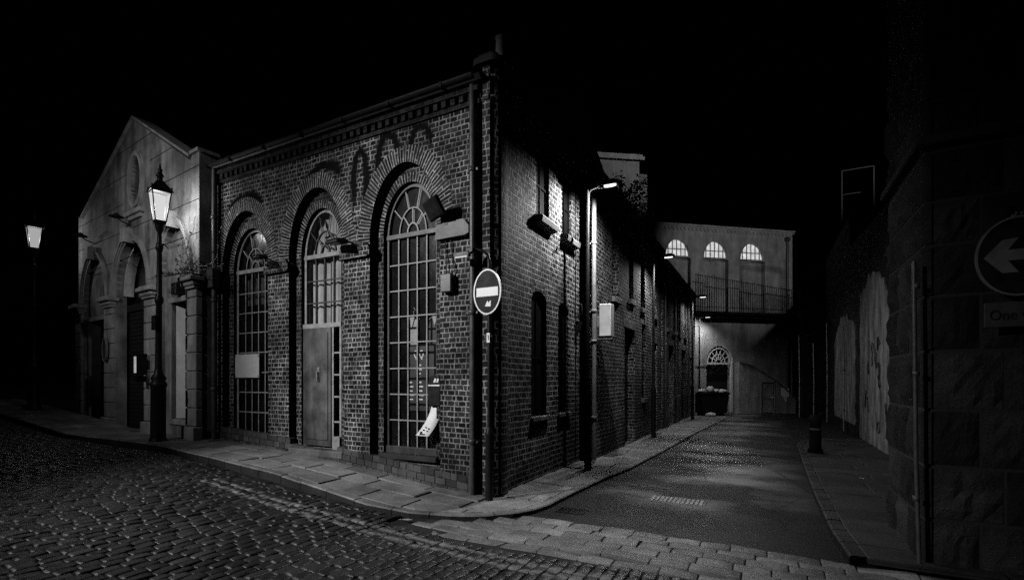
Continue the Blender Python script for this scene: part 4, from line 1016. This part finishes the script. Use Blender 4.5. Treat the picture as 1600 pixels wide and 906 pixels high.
# shrub rooted on the eaves
t = thing('eaves_shrub', 'ragged shrub growing from the warehouse eaves behind the nearest street lamp', 'shrub', (.12, 5.9, 5.5))
b = MB(); lf = MB(); rc = random.Random(4)
for k in range(14):
    p = Vector((0, 0, 0)); d = Vector((rc.uniform(-.2, .6), rc.uniform(-.9, .9), rc.uniform(.1, 1))).normalized(); path = [p[:]]
    for q in range(7):
        d = (d + Vector((rc.gauss(0, .2), rc.gauss(0, .25), rc.gauss(-.05, .2)))).normalized(); p = p + d * .11; path.append(p[:])
        for _ in range(12):
            o = p + Vector((rc.gauss(0, .06), rc.gauss(0, .07), rc.gauss(0, .06))); a = rc.uniform(0, 6); s_ = rc.uniform(.02, .045)
            e1 = Vector((cos(a), rc.uniform(-.6, .6), sin(a))) * s_; e2 = Vector((-sin(a), rc.uniform(-.6, .6), cos(a))) * s_ * .55; lf.add([o - e1, o + e2, o + e1, o - e2], [(0, 1, 2, 3)])
    b.tube(path, [.014 * (1 - .7 * i / 8) for i in range(8)], 5)
b.build('stem', M['wood_dark'], t); lf.build('leaves', M['ivy'], t)
# rooftop tower
tw = thing('rooftop_tower', 'pale rendered rooftop block with flat fascia rising behind the warehouse eaves', 'building', (-.18, 10.0, 5.0), radians(35))
b = MB(); b.box(-1.72, -.28, 0, 2.4, 0, 3.32); b.build('wall', M['render'], tw)
b = MB()
for k in range(6): b.box(-1.6 + k * .25, -1.54 + k * .25, -.02, .0, 0, 2.4)
b.build('ribs', M['render'], tw)
b = MB(); b.box(-1.85, -.15, -.12, 2.5, 3.32, 3.42); b.box(-1.8, -.2, -.08, 2.45, 3.42, 3.5); b.build('fascia', M['stucco_trim'], tw)
b = MB(); b.box(-.25, -.02, .05, .35, 0, 2.95)
z = .05
while z < 2.9:
    b.box(-.27, -.005, .02, .36, z, z + .06, ch=.006); z += .1
b.build('quoin_strip', M['sill'], tw)

# ================================================================== END BUILDING
EA = radians(38.7); E0 = (.50, 18.97)
def EL(lx, ly, z): return (E0[0] + lx * cos(EA) - ly * sin(EA), E0[1] + lx * sin(EA) + ly * cos(EA), z)
eb = thing('end_building', 'rendered building closing the alley with three lit fanlights over a railed terrace', 'building', (E0[0], E0[1], 0), EA)
FW3 = [(-1.99, -.69), (-.05, 1.28), (1.87, 3.24)]
holes = [archpath(a, b, 4.7, 7.28, .82) for a, b in FW3] + [archpath(.12, 1.5, .0 + .02, 2.35, .8)]
MB().wall(rect(-4.5, 4.75, -.2, 8.45), holes, XZ(0), XZ(.4)).build('front_wall', M['render'], eb)
b = MB(); b.box(-4.5, 4.75, .45, 3, -.2, 8.4); b.build('body', M['render'], eb)
b = MB(); b.box(-4.5, 4.8, -.06, .18, 8.6, 8.68); b.box(-4.5, 4.84, -.1, .2, 8.68, 8.77); b.box(-4.5, 4.75, 0, .18, 8.45, 8.6)
x = -4.4
while x < 4.7: b.box(x, x + .09, -.05, .02, 8.5, 8.6); x += .2
b.build('dentil_cornice', M['render'], eb)
for a, c_ in FW3:
    c = (a + c_) / 2; r = (c_ - a) / 2
    wd = empty('fanlight_window', (0, 0, 0)); wd.parent = eb
    p = MB(); pth = [(c + (r - .02) * cos(pi * i / 20), 7.3 + .79 * sin(pi * i / 20)) for i in range(21)]
    p.add([(u, .2, v) for u, v in pth], [tuple(t) for t in tessellate_polygon([[Vector((u, v, 0)) for u, v in pth]])]); p.build('lit_pane', M['lit'], wd)
    b = MB()
    for k in range(1, 6): b.box(a + (c_ - a) * k / 6 - .018, a + (c_ - a) * k / 6 + .018, .10, .13, 7.3, 7.3 + .79 * sqrt(max(0, 1 - (((a + (c_ - a) * k / 6) - c) / r) ** 2)))
    b.box(c - r * .9, c + r * .9, .098, .132, 7.62, 7.66); b.build('glazing_bars', M['wood'], wd)
    f = MB(); f.arcband(c, 7.28, r - .03, .79, .06, -.03, .12); f.box(a, c_, -.02, .14, 7.22, 7.30); f.build('frame', M['render'], wd)
    f = MB(); f.box(a, c_, .26, .4, 4.7, 7.22); f.build('blank_panel', M['render'], wd)
b = MB(); b.tube([(4.4, -.08, 8.4), (4.4, -.08, .05)], .055, 8); b.box(4.3, 4.5, -.16, .0, 8.25, 8.45); b.build('drainpipe', M['pipe'], eb)
# doorway
b = MB(); b.box(.1, 1.52, .405, .44, 0, 3.2); b.build('doorway', M['void'], eb)
b = MB(); fan(b, .81, 2.37, .58, .68, .08, .12, 7, .035, .55, .22); b.arcband(.81, 2.35, .57, .66, .06, .05, .13); b.box(.14, 1.48, .04, .13, 2.28, 2.37); b.build('fanlight', M['wood_white'], eb)
b = MB(); b.box(1.42, 1.5, -.02, .13, 0, 2.36); b.arcband(.81, 2.35, .66, .76, .05, -.02, .1, 0, pi * .42, 12); b.build('door_frame', M['wood_white'], eb)
b = MB(); b.box(-.75, .1, -.05, .0, 2.2, 2.34); b.build('string_course', M['render'], eb)
# terrace slab with railing
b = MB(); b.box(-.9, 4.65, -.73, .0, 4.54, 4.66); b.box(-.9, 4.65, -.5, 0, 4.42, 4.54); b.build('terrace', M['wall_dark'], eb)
b = MB()
def rt(x): return 6.30 - (x + .5) * .11
x = -.85
while x < 4.6:
    b.box(x - .009, x + .009, -.706, -.688, 4.66, rt(x) + (.1 if int(x * 10) % 7 == 0 else 0)); x += .115
b.prism([(-.9, rt(-.9) - .05), (4.62, rt(4.62) - .05), (4.62, rt(4.62) - .025), (-.9, rt(-.9) - .025)], XZ(-.71), XZ(-.684)); b.prism([(-.9, 4.85), (4.62, 4.8), (4.62, 4.825), (-.9, 4.875)], XZ(-.71), XZ(-.684)); b.build('railing', M['black'], eb)
# lean-to with sloping top, door in it
lt = thing('lean_to', 'low rendered lean-to with sloping coping right of the arched doorway', 'outbuilding', EL(1.6, -.02, 0), EA)
b = MB(); b.wall([(.0, -.1), (1.2, -.1), (1.2, 1.42), (1.88, 1.42), (1.88, -.1), (3.05, -.1), (3.05, .62), (2.0, 1.45), (.75, 2.15), (.0, 2.36)], [], XZ(-.3), XZ(0)); b.build('wall', M['render'], lt)
b = MB(); b.prism([(.0, 2.36), (.75, 2.15), (2.0, 1.45), (3.05, .62), (3.05, .7), (2.0, 1.53), (.75, 2.23), (.0, 2.44)], XZ(-.36), XZ(0)); b.build('coping', M['kerb'], lt)
b = MB(); b.box(1.22, 1.86, -.26, -.2, 0, 1.40); 
for k in range(5): b.box(1.24 + k * .124, 1.24 + k * .124 + .11, -.272, -.26, .75, 1.38)
b.box(1.22, 1.86, -.275, -.26, .65, .73); d = b.build('door', M['render'], lt)
b = MB(); b.box(1.15, 1.2, -.32, -.2, 0, 1.47); b.box(1.88, 1.93, -.32, -.2, 0, 1.47); b.box(1.15, 1.93, -.32, -.2, 1.42, 1.48); b.build('door_frame', M['sill'], lt)
b = MB(); b.tube([(1.7, -.29, .7), (1.85, -.29, .72)], .018, 6); b.build('handle', M['white'], d)
ps = thing('torn_poster', 'pale torn poster pasted on the lean-to right of its door', 'poster', EL(3.86, -.335, .5), EA)
b = MB(); b.prism([(0, .3), (.06, .28), (.1, .2), (.15, .24), (.2, .0), (.27, .02), (.3, .24), (.4, .2), (.42, .64), (.0, .68)], XZ(-.01), XZ(0)); b.build('sheet', M['paper'], ps)
# skip with bags at the alley end
sk = thing('rubbish_skip', 'black metal skip against the wall left of the arched doorway', 'skip', (.95, 17.75, 0), EA)
b = MB(); b.prism([(-.62, .1), (.5, .1), (.62, .98), (-.74, .98)], XZ(-.35), XZ(.35)); b.box(-.78, .66, -.39, .39, .92, 1.0, ch=.01); b.build('body', M['black'], sk)
b = MB()
for k in (-.4, .0, .4): b.box(k - .03, k + .03, -.38, -.34, .12, .92)
b.build('ribs', M['black'], sk)
b = MB(); b.box(-.5, -.38, -.3, .3, -.02, .1); b.box(.26, .38, -.3, .3, -.02, .1); b.build('skid', M['black'], sk)
rg = random.Random(12)
for i in range(5):
    lab = ['flattened pale bag at the left end of the rubbish skip', 'crumpled pale bag highest on the rubbish skip', 'long pale bag across the middle of the rubbish skip', 'small pale bag at the right end of the skip', 'pale sack slumped on the pavement below the rubbish skip'][i]
    loc = [(-.5, 0, 1.06), (-.12, -.05, 1.12), (.18, .02, 1.06), (.46, -.05, 1.05), (-.55, -.75, .07)][i]
    b = MB(); b.sphere((0, 0, 0), .22, .16, .09 if i != 1 else .14, 12, 8, .16); o = b.build('rubbish_bag', M['bag']); tag(o, lab, 'rubbish bag', 'rubbish bags at the alley end')
    p = Vector((.95, 17.75, 0)) + Matrix.Rotation(EA, 3, 'Z') @ Vector(loc); o.location = p * K; o.rotation_euler = (0, 0, rg.uniform(0, 3))

# ================================================================== RIGHT SIDE
sb = thing('stone_building', 'dark rock-faced stone corner building at the right edge', 'building', (4.22, -.38, 0))
b = MB(); b.box(.02, 6, .02, 1.29, -.2, 9); b.box(1.6, 6, 1.29, 3, -.2, 9); b.build('core', M['stone_joint'], sb)
ab = MB(); rs = random.Random(6)
def rock(mb, x0, x1, z0, z1, mapf, depth, var):
    n, m = 7, 5; vs = []
    for j in range(m + 1):
        for i in range(n + 1):
            u, v = i / n, j / m; e = min(u, 1 - u, v, 1 - v)
            d = 0 if e < .001 else depth * (.55 + rs.uniform(-.28, .45)) * min(1, e * 5)
            vs.append(mapf(x0 + (x1 - x0) * u, z0 + (z1 - z0) * v, d))
    W = n + 1; fs = [(j * W + i, j * W + i + 1, (j + 1) * W + i + 1, (j + 1) * W + i) for j in range(m) for i in range(n)]
    mb.add(vs, fs, var=var)
zj = [-.05, .39, .82, 1.27, 1.74, 2.18, 2.59, 2.94, 3.34, 3.75, 4.2, 4.6, 5.0, 5.5, 6.0, 6.6, 7.2, 8, 9]
for k, (a, c_) in enumerate(zip(zj, zj[1:])):
    x = .06
    while x < 3:
        l = rs.uniform(.32, .5) if x > .1 else (.44 if k % 2 else .3)
        rock(ab, x + .012, x + l - .012, a + .014, c_ - .014, lambda p, q, d: (p, -d * 1.0 + .016, q), .05, rs.random()); x += l
    y = .06
    while y < 1.3:
        l = rs.uniform(.35, .5) if y > .1 else (.3 if k % 2 else .44)
        l = min(l, 1.3 - y)
        if l > .08: rock(ab, y + .012, y + l - .012, a + .014, c_ - .014, lambda p, q, d: (.016 - d, p, q), .05, rs.random())
        y += l
    # rounded arris between the two faces
    P = [(.06 - .06 * sin(t), .06 - .06 * cos(t)) for t in [pi / 2 * q / 5 for q in range(6)]]
    for q in range(5):
        p0, p1 = P[q], P[q + 1]; ab.add([(p0[0], p0[1], a + .014), (p1[0], p1[1], a + .014), (p1[0], p1[1], c_ - .014), (p0[0], p0[1], c_ - .014)], [(3, 2, 1, 0)], var=.5)
ab.build('rock_faced_blocks', M['stone'], sb)
b = MB(); b.box(-.05, 3, -.06, .05, 3.38, 3.45, ch=.01); b.box(-.055, .05, -.055, 1.3, 3.381, 3.451, ch=.01); b.build('string_course', M['stone_joint'], sb)
t = thing('corner_pipe', 'slim pale upright conduit on the rock-faced stone corner', 'pipe', (4.17, -.44, .04))
b = MB(); b.tube([(.02, 0, 0), (0, 0, .8), (-.015, 0, 2.42)], .015, 8); b.build('pipe', M['pipe'], t)
for z in (.5, 1.5, 2.2): MB().lathe([(.015, 0), (.024, .005), (.024, .035), (.015, .04)], (.0, 0, z), 8).build('clip', M['pipe'], t)
# one way sign
ow = thing('one_way_sign', 'round dark sign with white left arrow and ONE WAY plate by the stone corner', 'road sign', (4.75, -.50, 0))
b = MB(); b.tube([(.08, .06, -.05), (.08, .06, 2.78)], .032, 12); b.build('post', M['black'], ow)
b = MB(); b.prism(ellipse(0, 2.42, .24, .295), XZ(-.004), XZ(.014)); b.build('disc', M['sign_dark'], ow)
b = MB(); b.arcband(0, 2.42, .228, .28, .014, -.010, .012, 0, 2 * pi, 48); b.build('rim', M['sign_grey'], ow)
b = MB(); b.prism([(-.195, 2.42), (-.09, 2.545), (.0, 2.555), (-.06, 2.47), (.19, 2.47), (.19, 2.39), (-.06, 2.39), (.0, 2.30), (-.09, 2.30)], XZ(-.009), XZ(-.004)); b.build('arrow', M['sign_grey'], ow)
b = MB()
for x in (-.012, .02): b.sphere((x, .0, 2.735), .009, .009, .009, 8, 6)
b.box(-.03, .12, .01, .04, 2.70, 2.73); b.build('bolt', M['sign_grey'], ow)
b = MB(); b.box(-.19, .2, -.004, .012, 1.9, 2.085, ch=.004); pl_ = b.build('plate', M['plate_dim'], ow)
text('lettering', 'One way', .105, (-.165, -.0075, 1.955), (pi / 2, 0, 0), M['letter'], ow, sx=.82)
b = MB(); b.box(.015, .2, .0, .014, 1.7, 1.845, ch=.003); b.build('number_plate', M['sign_dark'], ow)
text('lettering', '2', .085, (.028, -.004, 1.778), (pi / 2, 0, 0), M['sign_white'], ow); text('lettering', '99', .05, (.028, -.004, 1.722), (pi / 2, 0, 0), M['sign_white'], ow)

yw = thing('yard_wall', 'high dark stone yard wall with two peeling plaster patches', 'wall', (5.25, .9, 0))
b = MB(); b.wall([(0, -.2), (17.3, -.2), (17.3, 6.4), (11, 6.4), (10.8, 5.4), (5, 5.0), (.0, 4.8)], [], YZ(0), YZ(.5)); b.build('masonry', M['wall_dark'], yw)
def patch(path, name):
    mb = MB(); mb.prism(path, YZ(-.025), YZ(.01)); mb.build(name, M['plaster'], yw)
def ragged(y0, y1, z0, top):
    rg_ = random.Random(int(y0 * 10)); P = [(y0, z0), (y1, z0)]; n = 14
    for k in range(n + 1):
        P.append((y1 + rg_.uniform(-.06, .06), z0 + (top(1.0) - z0) * (k + .5) / (n + 1)))
    for k in range(n + 1):
        t = 1 - k / n; P.append((y0 + (y1 - y0) * t, top(t) + rg_.uniform(-.12, .12)))
    for k in range(n, -1, -1): P.append((y0 + rg_.uniform(-.06, .06), z0 + (top(0) - z0) * (k + .5) / (n + 1)))
    return P
patch(ragged(5.6, 8.9, .05, lambda t: 3.3 + .9 * t * (1 - t) * 2.2 + .3 * t), 'plaster_patch')
patch(ragged(9.7, 14.2, .3, lambda t: 2.9 + 2.6 * t * (1 - t)), 'plaster_patch')
b = MB(); rg2 = random.Random(31)
for k in range(9):                                   # faded painted scrawl
    y = rg2.uniform(5.9, 8.5); z = rg2.uniform(.8, 2.4); path = [(-.028, y, z)]
    for q in range(9):
        y += rg2.uniform(-.14, .16); z += rg2.uniform(-.28, .24); path.append((-.028, min(8.7, max(5.75, y)), min(2.75, max(.4, z))))
    b.tube(path, .018, 4)
b.build('painted_scrawl', M['letter'], yw)
b = MB(); b.box(-.1, .55, -.05, 5.0, 4.85, 4.97); b.build('coping', M['kerb'], yw)
for i, (y, x, h, lab) in enumerate(((12.2, 5.16, 3.2, 'thin vertical pipe on the yard wall just past the plaster'), (15.6, 5.05, 3.6, 'middle vertical pipe on the far end of the yard wall'), (17.2, 4.75, 3.0, 'vertical pipe standing before the dark gap at the alley end'), (18.0, 4.3, 3.4, 'farthest vertical pipe beside the lean-to end'))):
    t = thing('wall_pipe', lab, 'pipe', (x, y, 0), 0, 'pipes along the right of the alley')
    b = MB(); b.tube([(0, 0, 0), (.01, 0, h * .5), (-.015, 0, h)], .019, 8); b.build('pipe', M['pipe_light'], t)
    for z in (.6, 1.8): b = MB().lathe([(.019, 0), (.032, .005), (.032, .05), (.019, .055)], (.005, 0, z), 8); b.build('clip', M['pipe'], t)
gw = thing('brick_gable', 'low dark brick wall end filling the right of the alley end', 'building', (4.45, 18.6, 0))
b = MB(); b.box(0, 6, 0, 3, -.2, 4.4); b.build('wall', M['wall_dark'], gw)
b = MB(); b.box(-.06, 6, -.08, 3, 4.4, 4.5); b.build('coping', M['kerb'], gw)
mf = thing('rooftop_hoop', 'thin rectangular metal hoop standing on the right yard roof', 'railing', (5.6, 13, 6.35))
b = MB(); x0, x1, z0, z1 = -.4, .42, .0, 1.75
b.tube([(x0, 0, z0), (x0, 0, z1)], .022, 6); b.tube([(x1, 0, z0), (x1, 0, z1)], .022, 6); b.tube([(x0, 0, z1), (x1, 0, z1)], .022, 6); b.build('hoop', M['iron'], mf)
b = MB(); b.tube([(x0, 0, 1.0), (x1 * .2, 0, 1.0)], .018, 6); b.build('rail', M['iron'], mf)
bo = thing('bollard', 'squat dark bollard with a pale band on the right pavement', 'bollard', (3.98, 6.2, .04))
b = MB(); b.lathe([(.14, 0), (.14, .06), (.11, .1), (.10, .6), (.12, .64), (.12, .69), (.08, .76), (.0, .78)], (0, 0, 0), 14); b.build('post', M['bitumen'], bo)
b = MB(); b.lathe([(.105, .47), (.104, .51)], (0, 0, 0), 14); b.build('band', M['plate_dim'], bo)
# ground details
mh = thing('manhole_cover', 'rectangular ribbed iron cover set in the asphalt lane', 'manhole cover', (2.1, 1.06, -.022))
b = MB(); b.box(-.34, .34, -.16, .16, -.02, .002); b.build('frame', M['kerb'], mh)
b = MB()
for i in range(12):
    for j in range(5): b.box(-.31 + i * .053, -.31 + i * .053 + .036, -.13 + j * .054, -.13 + j * .054 + .036, 0, .012, ch=.003)
b.build('cover', M['pipe_light'], mh)
gu = thing('gully_grate', 'small iron gully grate by the kerb at the lane corner', 'drain grate', (1.06, .04, -.045))
b = MB(); b.box(-.17, .17, -.11, -.085, -.02, .014); b.box(-.17, .17, .085, .11, -.02, .014); b.box(-.17, -.145, -.085, .085, -.02, .014); b.box(.145, .17, -.085, .085, -.02, .014); b.build('frame', M['iron'], gu)
b = MB()
for k in range(7): b.box(-.125 + k * .04, -.105 + k * .04, -.085, .085, -.01, .01)
b.build('grate', M['black'], gu)
lfm = MB(); rl = random.Random(14)
def leaf(name, loc, s, label, rz):
    b = MB(); P = [(-1, 0), (-.5, .38), (.1, .45), (.7, .25), (1.1, 0), (.7, -.25), (.1, -.42), (-.5, -.36)]
    vs = [(0, 0, .15 * s)] + [(x * s, y * s, (.1 + .25 * abs(y) + .1 * x * x) * s) for x, y in P]
    b.add(vs, [(0, k, k % 8 + 1) for k in range(1, 9)], smooth=True); b.tube([(-1 * s, 0, .2 * s), (-1.5 * s, .1 * s, .1 * s)], .003, 4)
    o = b.build(name, M['leaf']); o.location = Vector(loc) * K; o.rotation_euler = (0, 0, rz); return tag(o, label, 'leaf', 'fallen leaves on the ground')
leaf('fallen_leaf', (-.34, -1.27, gz(-.34) - .03), .06, 'large pale fallen leaf lying on the setts beside the dropped kerb', .4)
leaf('fallen_leaf', (2.95, -.33, -.045), .035, 'small pale leaf on the dark asphalt beside the stone crossing', 1.2)
leaf('fallen_leaf', (4.35, 3.4, .055), .035, 'small pale leaf on the right-hand pavement by the plaster wall', 2.2)

# unseen mast added behind the right wall to light end building and tower
yl = thing('added_yard_floodlight', 'added unseen twin floodlight mast behind the high stone wall', 'floodlight', (7.5, 8.0, 0))
b = MB(); b.lathe([(.07, 0), (.05, 8.9)], (0, 0, 0), 10); b.build('added_mast', M['pipe'], yl)
for q, (aim, pw, an) in enumerate((((-6.0, 13.0, 7.6), 1250, 40), ((-8.6, 1.7, 7.9), 800, 20))):
    b = MB(); b.box(-.3, -.02, -.05 + q * -.2, .13 + q * -.2, 8.85, 9.05, ch=.02); b.build('lamp_head', M['galv'], yl)  # heads of the added unseen mast
    light('added_yard_floodlight_beam', 'SPOT', (-.25, .22 - q * .5, 8.8), pw, yl, .1, an, .7, aim)

# ================================================================== CAMERA, WORLD, VIEW
cd = bpy.data.cameras.new('camera'); co = bpy.data.objects.new('camera', cd); COL.objects.link(co); sc.camera = co
co.location = Vector((CAM[0], CAM[1], 1.5)) * K; co.rotation_euler = (pi / 2, 0, radians(27.66))
cd.sensor_width = 36; cd.lens = 36 * 760 / 1600; cd.shift_y = 142 / 1600; cd.clip_end = 2000
wd_ = bpy.data.worlds.new('World'); sc.world = wd_; wd_.use_nodes = True; nt = wd_.node_tree; nt.nodes.clear()
sky = nt.nodes.new('ShaderNodeTexSky'); sky.sky_type = 'NISHITA'; sky.sun_disc = False; sky.sun_elevation = radians(-4); sky.sun_rotation = radians(200)
bw_ = nt.nodes.new('ShaderNodeRGBToBW'); bg = nt.nodes.new('ShaderNodeBackground'); wo = nt.nodes.new('ShaderNodeOutputWorld')
nt.links.new(sky.outputs[0], bw_.inputs[0]); nt.links.new(bw_.outputs[0], bg.inputs[0]); nt.links.new(bg.outputs[0], wo.inputs[0]); bg.inputs[1].default_value = .0008
sc.view_settings.view_transform = 'Standard'; sc.view_settings.look = 'None'; sc.view_settings.gamma = 1.0; sc.view_settings.exposure = 0.0
sc.cycles.use_denoising = False; sc.cycles.use_adaptive_sampling = False; sc.cycles.max_bounces = 5; sc.cycles.diffuse_bounces = 0; sc.cycles.glossy_bounces = 3; sc.cycles.transparent_max_bounces = 8
sc.cycles.caustics_reflective = False; sc.cycles.caustics_refractive = False; sc.cycles.sample_clamp_indirect = 2.0
